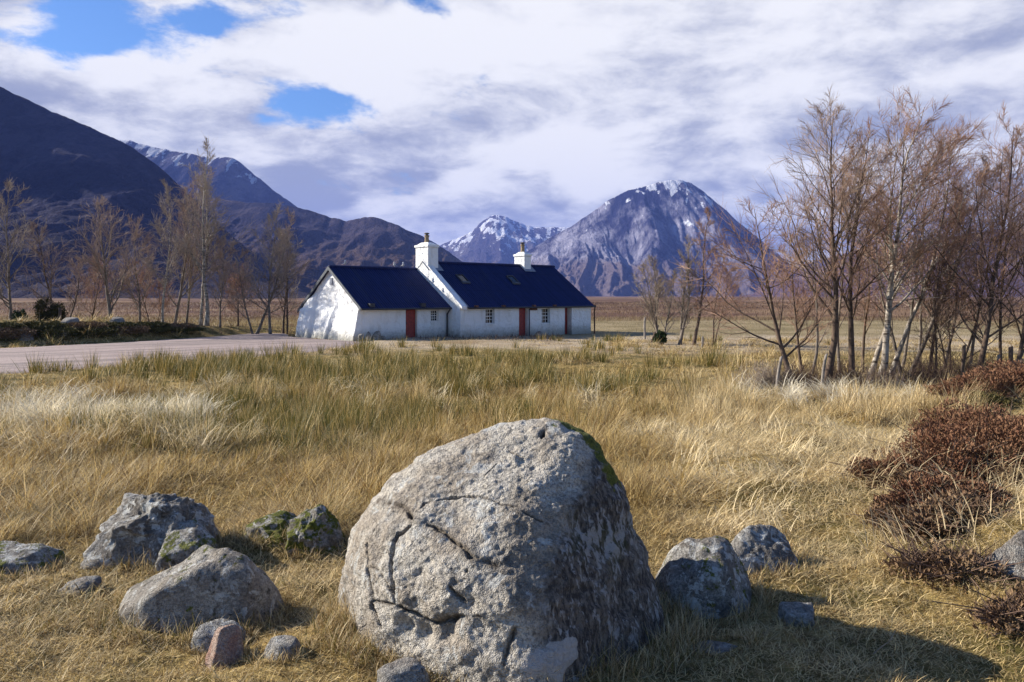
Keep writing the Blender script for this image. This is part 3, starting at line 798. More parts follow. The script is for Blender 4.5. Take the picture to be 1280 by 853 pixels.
def rock_mat(name, dark, pale, warm, lichen=0.35, moss=0.3, black=0.3, sc=1.0, streak=False):
    """granite: mica speckle, pale and black lichen, moss where the 'moss' attribute allows"""
    m, t, b = new_mat(name)
    oc = t.node('ShaderNodeTexCoord').outputs['Object']
    nb = t.noise(oc, 3.2 / sc, 5, 0.62, 0.3)
    nm = t.noise(t.vmath('ADD', oc, (4.1, 7.7, 1.3)), 11.0 / sc, 6, 0.66, 0.2)
    nf = t.noise(oc, 75.0, 4, 0.75)
    ng = t.voro(oc, 170.0)
    c = t.mix(t.ramp(nb, 0.42, 0.58), pale, warm)
    np_ = t.noise(t.vmath('ADD', oc, (2.7, 5.5, 8.8)), 1.7 / sc, 6, 0.66, 0.5)
    c = t.mix(t.ramp(np_, 0.50, 0.64, 0, 0.55), c, tuple(0.45 * q for q in warm))
    c = t.mix(t.ramp(nf, 0.40, 0.66, 0, 0.72), c, dark)
    c = t.mix(t.ramp(ng, 0.10, 0.42, 0.35, 0.0), c, (0.05, 0.045, 0.04))
    vk = t.voro(t.vmath('ADD', oc, t.vmath('MULTIPLY', t.vmath('SUBTRACT', t.noise(oc, 14.0 / sc, 3, 0.6, out='Color'), (0.5, 0.5, 0.5)), (0.16, 0.16, 0.16))), 9.0 / sc, 'DISTANCE_TO_EDGE')
    c = t.mix(t.ramp(vk, 0.0, 0.02, 0.35, 0.0), c, (0.06, 0.05, 0.045))
    c = t.mix(t.ramp(nm, 0.54, 0.68, 0, black), c, (0.05, 0.042, 0.036))
    lw = t.noise(t.vmath('ADD', oc, (9.4, 2.2, 5.1)), 7.0 / sc, 5, 0.7, 0.6)
    c = t.mix(t.ramp(lw, 0.60 - 0.1 * lichen, 0.66 - 0.1 * lichen, 0, min(1, lichen * 1.8)), c, t.mix(t.ramp(nf, 0.3, 0.7), (0.60, 0.60, 0.57), (0.42, 0.42, 0.39)))
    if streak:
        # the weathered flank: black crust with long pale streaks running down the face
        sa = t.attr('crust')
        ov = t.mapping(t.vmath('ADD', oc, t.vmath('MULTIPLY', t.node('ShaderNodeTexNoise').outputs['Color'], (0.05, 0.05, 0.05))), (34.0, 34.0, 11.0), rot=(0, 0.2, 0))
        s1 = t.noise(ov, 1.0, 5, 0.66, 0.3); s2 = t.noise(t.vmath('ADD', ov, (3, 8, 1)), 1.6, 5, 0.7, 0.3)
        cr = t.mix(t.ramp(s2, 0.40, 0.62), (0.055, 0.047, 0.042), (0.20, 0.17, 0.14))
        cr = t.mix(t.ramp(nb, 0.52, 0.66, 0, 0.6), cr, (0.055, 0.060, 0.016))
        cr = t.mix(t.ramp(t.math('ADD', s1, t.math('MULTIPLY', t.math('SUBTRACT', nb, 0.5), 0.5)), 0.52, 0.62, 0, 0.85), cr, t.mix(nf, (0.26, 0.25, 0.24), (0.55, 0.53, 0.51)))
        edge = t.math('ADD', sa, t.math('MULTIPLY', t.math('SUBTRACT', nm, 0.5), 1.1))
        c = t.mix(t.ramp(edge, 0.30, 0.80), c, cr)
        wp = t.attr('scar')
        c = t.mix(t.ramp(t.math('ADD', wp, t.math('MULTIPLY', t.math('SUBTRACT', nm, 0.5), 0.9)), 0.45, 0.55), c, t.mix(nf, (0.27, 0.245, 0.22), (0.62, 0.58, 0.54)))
        st = t.attr('crack_soil_shade')
        c = t.mix(t.math('MULTIPLY', st, 0.85), c, (0.055, 0.036, 0.022))  # brown soil in the long crack, shade painted into the other cracks
    ma = t.attr('moss')
    mm = t.math('ADD', ma, t.math('MULTIPLY', t.math('SUBTRACT', nm, 0.5), 1.5))
    mossc = t.mix(t.ramp(nf, 0.3, 0.7), (0.045, 0.055, 0.008), (0.19, 0.20, 0.025))
    c = t.mix(t.ramp(mm, 0.48, 0.62, 0, moss), c, mossc)
    t.link(c, b.inputs['Base Color'])
    b.inputs['Roughness'].default_value = 0.9
    b.inputs['Specular IOR Level'].default_value = 0.25
    h = t.math('ADD', t.math('ADD', t.math('MULTIPLY', nf, 0.55), t.math('MULTIPLY', nm, 1.3)), t.math('ADD', t.math('MULTIPLY', ng, 0.35), t.math('ADD', t.math('MULTIPLY', nb, 1.6), t.ramp(vk, 0.0, 0.03, -.25, 0.0))))
    t.link(t.bump(h, 1.0, 0.018), b.inputs['Normal'])
    return m

# --- the great boulder
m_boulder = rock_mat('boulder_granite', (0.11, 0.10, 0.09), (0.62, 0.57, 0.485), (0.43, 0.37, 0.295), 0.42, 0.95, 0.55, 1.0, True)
BC = np.array([0.0, 3.85, 0.35])
planes = [((-.33, -.50, .80), .405), ((.74, -.65, .20), .49), ((-.42, -.85, .27), .52), ((.90, .40, .20), .62), ((.27, -.72, .56), .458), ((-.92, -.2, .1), .74),
          ((-.70, -.65, -.1), .68), ((-.75, -.1, .65), .66), ((-.1, .95, .3), .42), ((0, .6, .8), .69), ((0, 0, -1), .62), ((.70, .1, .70), .685), ((.15, -.2, .97), .70)]
def boulder_shape(level):
    d, f = ico(level)
    v = d * (facet_radius(d, planes, 7) * 1.055)[:, None]
    v = v * np.where(v[:, 2:3] > 0, np.array([[1, 1, 1.035]]), 1.0)
    n = vert_normals(v, f)
    return v + n * (0.050 * fbm(v / 0.42, 3, 3) + 0.022 * fbm(v / 0.13, 3, 9))[:, None], f, n
cv, cf, _n = boulder_shape(6)
tree_b = BVHTree.FromPolygons([tuple(v + BC) for v in cv], [tuple(f) for f in cf])
bv, bf, n0 = boulder_shape(8)
CAMP = Vector((0, 0, CAM_H))
def on_boulder(px, py):
    h = tree_b.ray_cast(CAMP, (Vector(pix(px, py, 1.0)) - CAMP).normalized())
    return None if h[0] is None else np.array(h[0]) - BC
def zpts(l):      # positions read off a close-up of the stone
    r = [on_boulder(400 + a / 2.35, 490 + c / 2.35) for a, c in l]
    return [p for p in r if p is not None]
def seg_dist(v, pts):
    dd = np.full(len(v), 9.0); tt = np.zeros(len(v))
    for i in range(len(pts) - 1):
        a, e = pts[i], pts[i + 1] - pts[i]
        k = np.clip(((v - a) @ e) / (e @ e + 1e-9), 0, 1)
        q = np.linalg.norm(v - a - k[:, None] * e, axis=1)
        tt = np.where(q < dd, (i + k) / (len(pts) - 1), tt); dd = np.minimum(dd, q)
    return dd, tt
cracks = [([(172, 322), (240, 335), (272, 372), (330, 395), (372, 418), (400, 440), (440, 480), (516, 512)], .009, .045, 1),
          ([(284, 352), (308, 326), (380, 314), (440, 308), (500, 315)], .008, .040, 0), ([(500, 315), (560, 338), (620, 366), (672, 392)], .006, .016, 0),
          ([(266, 392), (228, 420), (214, 470), (207, 520), (214, 580), (220, 622)], .011, .10, 0),
          ([(168, 395), (136, 450), (142, 500), (148, 560), (156, 612)], .010, .05, 0), ([(150, 510), (190, 555), (216, 592)], .006, .025, 0),
          ([(156, 612), (232, 634), (330, 682), (400, 660), (470, 662)], .011, .05, 0), ([(150, 620), (178, 690)], .012, .05, 0),
          ([(380, 570), (398, 590), (424, 612)], .012, .05, 0), ([(656, 116), (650, 136)], .011, .06, 0),
          ([(486, 246), (520, 212)], .006, .02, 0), ([(556, 172), (570, 186), (612, 196)], .006, .018, 0), ([(430, 530), (436, 520)], .01, .03, 0),
          ([(540, 800), (560, 730), (575, 690)], .012, .03, 0)]
crack_soil_shade = np.zeros(len(bv))
off = np.zeros(len(bv))
bw = bv + 0.012 * np.column_stack([fbm(bv / 0.06, 3, 31), fbm(bv / 0.06, 3, 32), fbm(bv / 0.06, 3, 33)])
tn = .75 + .5 * vnoise(bv / .07, 19)
lip = vnoise(bv / 0.09, 77)
for l, w, dep, st in cracks:
    p = zpts(l)
    if len(p) < 2: continue
    dd, tt = seg_dist(bw, p)
    taper = np.clip(np.minimum(tt, 1 - tt) * 5, 0.3, 1) * tn
    off -= dep * taper * np.clip(1 - dd / (w * 1.05 * (0.5 + 0.5 * taper)), 0, 1) ** .55
    off += 0.004 * np.clip(1 - dd / (w * 5), 0, 1) * lip
    crack_soil_shade = np.maximum(crack_soil_shade, np.exp(-(dd / (0.020 if st else w * .8)) ** 2) * (0.8 if st else 1.0))
# undercut below the ledge on the near side
for (a, c), r, dep in (((300, 712), .05, .05), ((370, 700), .05, .04), ((250, 690), .04, .03), ((470, 690), .05, .02), ((440, 620), .03, .02), ((405, 612), .02, .02), ((655, 125), .012, .03), ((760, 385), .05, .02)):
    p = zpts([(a, c)])
    if p: off -= dep * np.exp(-(np.linalg.norm(bv - p[0], axis=1) / r) ** 2)
bv = bv + n0 * (off + 0.010 * fbm(bv / 0.055, 3, 51) + 0.0045 * fbm(bv / 0.02, 2, 61))[:, None]
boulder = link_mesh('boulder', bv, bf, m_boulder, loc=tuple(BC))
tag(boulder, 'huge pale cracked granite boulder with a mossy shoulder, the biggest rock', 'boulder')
rf_n = np.array([.74, -.65, .20]); rf_n /= np.linalg.norm(rf_n)
pk = bv @ rf_n
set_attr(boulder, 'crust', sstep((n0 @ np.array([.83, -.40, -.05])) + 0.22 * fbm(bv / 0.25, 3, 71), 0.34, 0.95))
mq = n0 @ np.array([.66, .12, .74])
set_attr(boulder, 'moss', np.maximum(0.92 * sstep(mq + .30 * fbm(bv / .16, 3, 91), .60, .92) * sstep(bv[:, 2], .22, .40) * sstep(bv[:, 0], .0, .2), 0.42 * sstep(-bv[:, 2], .2, .42)))
ps = zpts([(630, 800), (690, 770), (735, 760), (700, 810)]); dd, _ = seg_dist(bv, ps)
set_attr(boulder, 'scar', 0.95 * np.exp(-(dd / 0.055) ** 2) + .35 * fbm(bv / .035, 3, 66) * np.exp(-(dd / 0.08) ** 2))
set_attr(boulder, 'crack_soil_shade', crack_soil_shade)

# --- the lesser rocks; each is built round its own foot and partly sunk in the turf
ROCKS = []            # (x, y, rx, ry) so that grass keeps off them
def rock(name, px, py_top, py_base, w_px, Y, label, mat, seed, planes=None, depth=0.8, level=6, rough=0.06, fine=0.03, p=10, sink=0.3, mossy=0.3, yaw=0.0, tilt=0.0, cat='rock', group=None, jag=0.0):
    W = w_px / F * Y * 0.5
    x = (px - 640) / F * Y
    zt = CAM_H + (370 - py_top) / F * Y
    zb = CAM_H + (370 - py_base) / F * Y
    H = max(0.03, zt - zb)
    r = np.random.default_rng(seed)
    if planes is None:
        planes = []
        for k in range(9):
            a = 2 * math.pi * k / 9 + r.uniform(-.3, .3); e = r.uniform(-.1, .75)
            planes.append(((math.cos(a) * math.cos(e), math.sin(a) * math.cos(e), math.sin(e)), r.uniform(.82, 1.0)))
        planes += [((r.uniform(-.3, .3), r.uniform(-.45, .0), 1), .95), ((0, 0, -1), .9)]
    d, f = ico(level)
    v = d * facet_radius(d, planes, p)[:, None]
    q = v + seed * 3.7
    v = v + d * (rough * 2.2 * fbm(q / 0.75, 3, seed) + fine * 1.6 * fbm(q / 0.22, 4, seed + 3))[:, None]
    if jag: v = v + d * (jag * (ridged(q / 0.5, 4, seed + 8) - 0.5))[:, None]
    c, s = math.cos(tilt), math.sin(tilt)
    v = np.column_stack([v[:, 0] * c - v[:, 2] * s, v[:, 1], v[:, 0] * s + v[:, 2] * c])
    c, s = math.cos(yaw), math.sin(yaw)
    v = np.column_stack([v[:, 0] * c - v[:, 1] * s, v[:, 0] * s + v[:, 1] * c, v[:, 2]])
    v[:, 0] = (v[:, 0] - (v[:, 0].max() + v[:, 0].min()) / 2) / (v[:, 0].max() - v[:, 0].min()) * 2 * W
    v[:, 1] *= W * depth
    hh = H * (1 + sink)
    v[:, 2] = (v[:, 2] - v[:, 2].max()) / (v[:, 2].max() - v[:, 2].min()) * hh + H
    o = link_mesh(name, v, f, mat, loc=(x, Y, zb))
    nn = vert_normals(v, f)
    set_attr(o, 'moss', np.clip(mossy * (0.35 + 0.5 * fbm(v / (W * .5), 2, seed + 40)) + mossy * 0.3 * nn[:, 2], 0, 1) + 0.25 * mossy)
    tag(o, label, cat, group)
    ROCKS.append((x, Y, W * 0.92, W * depth * 0.9))
    return o
m_r1 = rock_mat('mottled_rock', (0.075, 0.068, 0.062), (0.46, 0.44, 0.40), (0.26, 0.23, 0.195), 0.75, 0.95, 0.9, 0.45)
m_r2 = rock_mat('grey_rock', (0.10, 0.092, 0.085), (0.47, 0.44, 0.385), (0.32, 0.28, 0.23), 0.50, 0.95, 0.85, 0.5)
m_r3 = rock_mat('pink_rock', (0.22, 0.13, 0.10), (0.48, 0.36, 0.29), (0.42, 0.24, 0.18), 0.15, 0.6, 0.15, 0.4)
m_r4 = rock_mat('pale_rock', (0.10, 0.095, 0.088), (0.38, 0.36, 0.325), (0.27, 0.23, 0.195), 0.35, 0.5, 0.5, 0.4)
m_r5 = rock_mat('mossy_rock', (0.09, 0.08, 0.065), (0.42, 0.40, 0.36), (0.25, 0.22, 0.17), 0.5, 1.0, 0.6, 0.4)
rock('rock', 194, 614, 694, 152, 4.95, 'jagged dark rock blotched with white lichen, beside the tall straw grass', m_r1, 11, [((-.55, -.5, .75), .62), ((.3, -.3, .9), .72), ((.95, -.1, .2), .95), ((-.95, .1, .2), .95), ((0, -.95, .3), .72), ((0, .9, .4), .7), ((.1, .3, .95), .74), ((0, 0, -1), .8), ((-.2, -.7, .6), .66), ((.75, -.3, .6), .86)], depth=.7, rough=.10, fine=.05, mossy=.35, jag=.28, p=12)
rock('rock', 232, 654, 702, 84, 4.72, 'angular pale slab lying against the jagged lichen-blotched rock', m_r1, 12, [((-.15, -.55, .8), .50), ((.95, -.15, .1), .9), ((-.9, -.2, .2), .95), ((.1, -.98, .1), .62), ((.6, .7, .3), .8), ((0, .9, .3), .8), ((0, 0, -1), .7), ((.5, -.3, .8), .62)], depth=.75, rough=.05, fine=.03, mossy=.55, p=16)
rock('rock', 243, 686, 800, 220, 4.0, 'long low grey rock sloping down to one end, moss on its flank', m_r2, 13, [((-.36, -.12, .92), .42), ((-.95, -.25, .15), 1.15), ((.05, -.97, .22), .52), ((.95, -.3, .1), .92), ((.72, .1, .68), .80), ((.1, -.6, .80), .56), ((0, .95, .2), .6), ((0, 0, -1), .6), ((-.4, -.85, .2), .74), ((.25, .3, .92), .60)], depth=.62, rough=.06, fine=.025, mossy=.42, p=12)
rock('rock', 272, 776, 822, 84, 3.72, 'flat dark rock wedged behind the small pink stone', m_r1, 14, depth=.7, mossy=.35, level=5)
rock('rock', 279, 785, 846, 62, 3.52, 'small pink angular stone standing up in the short grass', m_r3, 15, [((-.75, -.45, .45), .62), ((.55, -.5, .65), .58), ((.2, -.9, .2), .7), ((.9, .2, .1), .85), ((0, .9, .2), .8), ((-.85, .4, .2), .85), ((0, 0, -1), .9), ((-.2, .1, 1), .92)], depth=.8, rough=.05, fine=.02, mossy=.0, p=18, level=5)
rock('rock', 351, 796, 848, 74, 3.5, 'smooth rounded pale grey stone close to the pink stone', m_r4, 16, depth=.75, rough=.05, fine=.015, mossy=.08, level=5, p=9)
rock('rock', 16, 682, 722, 120, 4.72, 'flat pale rock with a moss-covered top, sunk in grass at the moor edge', m_r1, 17, [((0, -.35, .95), .42), ((.95, -.2, .2), .95), ((-.95, 0, .2), .95), ((0, -.95, .2), .6), ((0, .9, .2), .6), ((0, 0, -1), .5), ((.6, -.2, .75), .7)], depth=.7, mossy=.62, level=5, rough=.09)
rock('rock', 396, 634, 690, 84, 5.0, 'mossy pale-streaked rock half hidden in tall grass behind the great boulder', m_r5, 18, [((-.2, -.3, .93), .55), ((.85, -.2, .5), .85), ((-.95, -.1, .25), .95), ((.1, -.95, .2), .65), ((0, .9, .3), .7), ((0, 0, -1), .7), ((.4, -.5, .75), .62)], depth=.8, mossy=.75, rough=.09, fine=.05, jag=.2)
rock('rock', 346, 642, 686, 110, 5.15, 'low moss-covered hump of rock almost buried in straw grass', m_r5, 19, depth=.7, mossy=.62, level=5, rough=.12, jag=.2)
rock('rock', 884, 678, 790, 142, 4.15, 'rounded white-mottled rock with yellow moss, tucked against the great boulder', m_r1, 20, [((-.12, -.22, .96), .52), ((.62, -.35, .70), .62), ((.97, -.2, .1), .98), ((.2, -.95, .2), .62), ((-.97, -.2, .1), .95), ((0, .9, .3), .75), ((0, 0, -1), .7), ((-.3, -.8, .5), .62), ((-.7, -.1, .7), .78)], depth=.8, rough=.035, fine=.025, mossy=.5, p=7)
rock('rock', 946, 660, 762, 128, 4.6, 'white-lichened rock with a slanting top, behind the rounded mottled rock', m_r1, 21, [((.14, -.42, .90), .48), ((.80, -.1, .6), .80), ((.97, -.2, -.1), 1.0), ((.1, -.95, -.25), .58), ((-.95, -.1, .2), 1.0), ((-.6, .1, .8), .72), ((0, .9, .3), .62), ((0, 0, -1), .6)], depth=.7, rough=.04, fine=.025, mossy=.18, p=9)
rock('rock', 1000, 757, 796, 52, 3.88, 'small square-topped pale stone at the edge of the boulder shadow', m_r4, 22, [((0, -.2, .98), .6), ((-.3, -.95, .1), .7), ((.95, -.3, .1), .8), ((-.95, -.1, .1), .85), ((0, .9, .2), .8), ((0, 0, -1), .8)], depth=.8, rough=.05, fine=.03, mossy=.25, p=18, level=5)
rock('rock', 1282, 660, 768, 150, 4.15, 'white-streaked pale slab slanting out of the ground below the heather', m_r4, 23, [((-.42, -.38, .82), .40), ((-.9, -.3, .2), 1.0), ((.1, -.95, -.1), .6), ((.9, 0, .3), .9), ((0, .9, .3), .6), ((0, 0, -1), .6), ((.3, .2, .9), .8)], depth=.6, rough=.06, fine=.03, mossy=.2, p=14)
rock('rock', 508, 826, 864, 74, 3.22, 'pale grey stone at the foot of the great boulder', m_r4, 24, depth=.7, level=5, mossy=.1)
rock('rock', 95, 722, 742, 62, 4.35, 'flat broken slate-grey stone nearly level with the turf', m_r4, 25, depth=.7, level=5, mossy=.1, rough=.1)
rock('rock', 888, 806, 838, 120, 3.62, 'flat bluish slab lying flush in the shaded grass', m_r4, 26, depth=.5, level=5, mossy=.15)
rock('rock', 44, 788, 800, 46, 3.85, 'small flat grey stone showing through short turf', m_r4, 27, depth=.6, level=4, mossy=.1)
# a bleached broken heather stem lying on the turf
tw_ = MB(); tw_.tube([(0, 0, .006), (.06, .05, .016), (.11, .085, .024), (.165, .14, .05)], [.0035, .0032, .0026, .0015], 6); tw_.tube([(.10, .08, .022), (.13, .075, .045)], [.002, .001], 5)
tw_o = tw_.build('twig', m_pot, None, smooth=True); tw_o.location = (1.58, 3.50, float(zg(1.58, 3.5)[0]) + .03)
tag(tw_o, 'thin bleached twig lying on the shaded turf near the boulder', 'twig')
# stones along the house wall and in the track-side bank
for k, (px, pt, pb, w, tt, lab) in enumerate(((452, 417, 426.5, 9, -.55, 'dark fieldstone lying at the foot of the cottage corner'), (461, 414.5, 425.5, 11, -.6, 'pale round fieldstone leaning on the cottage wall'),
                                              (470, 413.5, 425, 15, -.65, 'biggest dark fieldstone leaning on the cottage wall'), (478, 420, 426, 9, -.7, 'small pale fieldstone at the cottage wall, nearest the first red door'),
                                              (514, 422, 428, 17, -.75, 'low flat stone on the ground below the first red door'), (673, 414, 423.5, 17, -1.75, 'dark pointed rock against the wall under the last cottage window'),
                                              (536, 421, 427, 12, -.75, 'small dark stone beneath the smallest cottage window'))):
    s = s_at(px, tt); Yk = HA[1] + s * HU[1] + tt * HV[1]
    rock('rock', px, pt, pb, w, Yk, lab, m_r5 if k in (0, 2, 5) else m_r4, 40 + k, depth=.8, level=4, mossy=.1, sink=.6)

# ------------------------------------------------------------------ bare trees
class Tubes:
    """grows branches and keeps them as one mesh of thin tapered tubes"""
    def __init__(s, sides): s.k = sides; s.V = []; s.F = []; s.n = 0
    def add(s, pts, rad):
        pts = np.asarray(pts, float); m = len(pts); k = s.k
        d = np.gradient(pts, axis=0); d /= np.linalg.norm(d, axis=1)[:, None] + 1e-9
        ref = np.array([0.31, 0.17, 0.93]) if abs(d[0, 2]) < 0.9 else np.array([0.93, 0.3, 0.1])
        a = np.cross(d, ref); a /= np.linalg.norm(a, axis=1)[:, None] + 1e-9
        b = np.cross(d, a)
        q = np.arange(k) * 2 * math.pi / k
        ring = a[:, None, :] * np.cos(q)[None, :, None] + b[:, None, :] * np.sin(q)[None, :, None]
        s.V.append((pts[:, None, :] + ring * np.asarray(rad)[:, None, None]).reshape(-1, 3))
        i = np.arange((m - 1) * k).reshape(m - 1, k) + s.n
        j = np.roll(i, -1, axis=1)
        s.F.append(np.stack([i, j, j + k, i + k], axis=-1).reshape(-1, 4))
        s.n += m * k
    def build(s, name, mat, parent):
        return link_mesh(name, np.concatenate(s.V), np.concatenate(s.F), mat, parent)
def bark_mat(name, a, c, dark, mark=0.5, low_dark=1.0):
    m, t, b = new_mat(name)
    oc = t.node('ShaderNodeTexCoord').outputs['Object']
    n = t.noise(t.mapping(oc, (9, 9, 3)), 1.0, 5, 0.65); n2 = t.noise(t.mapping(oc, (3, 3, 14)), 1.0, 4, 0.6)
    cc = t.mix(t.ramp(n, 0.35, 0.65), a, c)
    cc = t.mix(t.ramp(n2, 0.54, 0.62, 0, mark), cc, dark)
    t.link(cc, b.inputs['Base Color']); b.inputs['Roughness'].default_value = 0.85
    b.inputs['Specular IOR Level'].default_value = 0.2
    return m
m_birch = bark_mat('birch_bark', (0.46, 0.41, 0.34), (0.20, 0.165, 0.13), (0.06, 0.045, 0.035), 0.95)
m_bark = bark_mat('brown_bark', (0.15, 0.105, 0.075), (0.075, 0.052, 0.040), (0.04, 0.03, 0.025), 0.6)
m_greybark = bark_mat('grey_bark', (0.25, 0.21, 0.17), (0.13, 0.105, 0.085), (0.06, 0.045, 0.04), 0.6)
def twig_mat(name, a, c):
    m, t, b = new_mat(name)
    oc = t.node('ShaderNodeTexCoord').outputs['Object']
    t.link(t.mix(t.ramp(t.noise(oc, 1.6, 3, 0.6), 0.35, 0.65), a, c), b.inputs['Base Color'])
    b.inputs['Roughness'].default_value = 0.8; b.inputs['Specular IOR Level'].default_value = 0.15
    return m
m_twig_red = twig_mat('russet_twigs', (0.29, 0.165, 0.115), (0.42, 0.27, 0.19))
m_twig_pink = twig_mat('pinkish_twigs', (0.30, 0.205, 0.155), (0.42, 0.32, 0.25))
m_twig_grey = twig_mat('pale_twigs', (0.40, 0.33, 0.26), (0.28, 0.22, 0.17))
m_twig_dark = twig_mat('dark_twigs', (0.10, 0.065, 0.048), (0.17, 0.11, 0.08))

def unit(v): return v / (np.linalg.norm(v) + 1e-9)
def branch(r, p, d, L, n, wob, up, wind):
    pts = [np.array(p)]; d = unit(np.array(d, float)); st = L / n
    for k in range(n):
        d = unit(d + r.normal(0, wob, 3) + np.array([0, 0, up]) + wind)
        pts.append(pts[-1] + d * st)
    return np.array(pts)
def grow_tree(name, label, x, y, H, r0, seed, bark, twig, lean=(0, 0), spread=0.42, n1=15, n2=8, n3=7, first=0.18, wind=(0.03, 0, 0), up=0.05, stems=1, twig_r=0.0046, ang=0.75, group=None, cat='tree', crook=0.06, z=None, tw_len=1.0):
    r = np.random.default_rng(seed)
    z = float(zg(x, y)[0]) - 0.05 if z is None else z
    root = empty(name, (x, y, z))
    tag(root, label, cat, group)
    trunk = Tubes(7); limb = Tubes(4); tw = Tubes(3)
    wind = np.array(wind, float)
    for sidx in range(stems):
        a0 = r.uniform(0, 2 * math.pi)
        off = np.array([math.cos(a0), math.sin(a0), 0]) * (0.0 if stems == 1 else 0.10)
        ld = np.array([lean[0], lean[1], 1.0]) + (0 if stems == 1 else 1) * np.array([math.cos(a0), math.sin(a0), 0]) * r.uniform(.12, .3)
        h = H * (1 if sidx == 0 else r.uniform(.7, .95))
        n = 12
        tp = branch(r, off, unit(ld), h, n, crook, 0.035, wind * 0.25)
        sc = h / max(tp[-1, 2], 0.1) if sidx == 0 else 1.0
        tp = tp * sc
        ld2 = ld / ld[2]; dev = tp[-1] - off - ld2 * tp[-1, 2]
        tp = tp - np.linspace(0, 1, n + 1)[:, None] ** 1.3 * np.array([dev[0], dev[1], 0])
        tp[0] = off; 
        rr = r0 * (1 if sidx == 0 else .75) * (1 - np.linspace(0, 1, n + 1) ** 0.85 * 0.93)
        rr[0] *= 1.35
        trunk.add(tp, rr)
        for i in range(n1):
            f = first + (0.97 - first) * ((i + r.uniform(0, .9)) / n1)
            q = f * n; k = min(int(q), n - 1); p = tp[k] + (tp[k + 1] - tp[k]) * (q - k)
            td = unit(tp[k + 1] - tp[k])
            az = r.uniform(0, 2 * math.pi) if i % 3 else a0 + i * 2.4
            side = np.array([math.cos(az), math.sin(az), 0])
            a = ang * r.uniform(.65, 1.25)
            L1 = h * spread * r.uniform(.6, 1.1) * (1 - 0.86 * f ** 1.25) * (0.55 + 0.45 * min(1, (f - first) / 0.18 + .3))
            d1 = td * math.cos(a) + side * math.sin(a)
            b1 = branch(r, p, d1, L1, 6, 0.10, up * 1.3, wind)
            rb = max(rr[k] * 0.45, twig_r * 1.6)
            limb.add(b1, rb * (1 - np.linspace(0, 1, 7) * 0.8))
            for j in range(n2):
                f2 = 0.18 + 0.8 * (j + r.uniform(0, 1)) / n2
                q2 = f2 * 6; k2 = min(int(q2), 5); p2 = b1[k2] + (b1[k2 + 1] - b1[k2]) * (q2 - k2)
                dd = unit(b1[k2 + 1] - b1[k2]); sd = unit(np.cross(dd, r.normal(0, 1, 3)))
                a = r.uniform(.45, .95)
                L2 = L1 * r.uniform(.28, .55) * (1 - 0.45 * f2)
                b2 = branch(r, p2, dd * math.cos(a) + sd * math.sin(a), L2, 4, 0.12, up, wind)
                (limb if rb > .02 and j < 3 else tw).add(b2, max(rb * .38, twig_r * 1.25) * (1 - np.linspace(0, 1, 5) * 0.65))
                for m in range(n3):
                    f3 = (m + r.uniform(.2, 1)) / n3
                    q3 = f3 * 4; k3 = min(int(q3), 3); p3 = b2[k3] + (b2[k3 + 1] - b2[k3]) * (q3 - k3)
                    dd3 = unit(b2[k3 + 1] - b2[k3]); sd3 = unit(np.cross(dd3, r.normal(0, 1, 3)))
                    a = r.uniform(.28, .75)
                    L3 = tw_len * max(0.16, L2 * r.uniform(.35, .8))
                    b3 = branch(r, p3, dd3 * math.cos(a) + sd3 * math.sin(a), L3, 2, 0.10, up, wind)
                    tw.add(b3, np.array([1.0, .75, .4]) * twig_r)
        # the leader frays into twigs too
        for m in range(14):
            q = n * r.uniform(.72, 1.0); k = min(int(q), n - 1); p = tp[k] + (tp[k + 1] - tp[k]) * (q - k)
            td = unit(tp[k + 1] - tp[k]); sd = unit(np.cross(td, r.normal(0, 1, 3)))
            b3 = branch(r, p, td + sd * .7, h * .07 * r.uniform(.5, 1.3), 3, .1, up, wind)
            tw.add(b3, np.linspace(1.2, .4, 4) * twig_r)
    trunk.build('trunk', bark, root)
    if limb.n: limb.build('limb', bark, root)
    tw.build('crown', twig, root)
    return root
def tree_px(name, label, px, py_base, py_top, Y, *a, **k):
    x = (px - 640) / F * Y
    zb = float(zg(x, Y)[0]) - 0.05
    H = CAM_H + (370 - py_top) / F * Y - zb
    return grow_tree(name, label, x, Y, H, *a, z=zb, **k)

GR = 'bare trees in the thicket by the fence'
W = (0.022, -0.005, 0)
tree_px('bare_tree', 'low spreading tree at the open end of the thicket, arching towards the cottage', 992, 472, 262, 21.5, .085, 101, m_bark, m_twig_red, lean=(-.22, 0), spread=.80, n1=20, n2=9, n3=8, first=.14, wind=(-.035, 0, 0), ang=1.05, up=.05, group=GR, twig_r=.0045)
tree_px('bare_tree', 'slim young tree between the low spreading tree and the tall dark-trunked one', 1014, 472, 250, 22.4, .05, 102, m_greybark, m_twig_pink, lean=(.02, .05), spread=.36, n1=13, n2=7, n3=7, wind=W, group=GR)
tree_px('bare_tree', 'tall dark-trunked tree with a thin spire rising above its neighbours', 1032, 476, 138, 21.6, .105, 103, m_bark, m_twig_pink, lean=(.03, 0), spread=.60, n1=30, n2=11, n3=8, first=.22, wind=(-.01, 0, 0), group=GR, twig_r=.0045)
tree_px('bare_tree', 'dark straight-stemmed tree in the thicket with a fan of fine russet twigs', 1064, 477, 172, 21.9, .10, 104, m_bark, m_twig_red, lean=(.07, 0), spread=.58, n1=28, n2=11, n3=8, first=.25, wind=(.0, 0, 0), group=GR)
tree_px('bare_tree', 'pale birch stem bending inward, second palest trunk of the thicket', 1086, 475, 165, 22.6, .085, 105, m_birch, m_twig_pink, lean=(.13, .03), spread=.55, n1=26, n2=10, n3=8, first=.28, wind=W, group=GR, crook=.09)
tree_px('bare_tree', 'thickest white birch trunk of the thicket with russet crown', 1100, 472, 134, 22.2, .11, 106, m_birch, m_twig_red, lean=(.16, 0), spread=.60, n1=32, n2=11, n3=8, first=.25, wind=(.028, 0, 0), group=GR, twig_r=.0045, crook=.08)
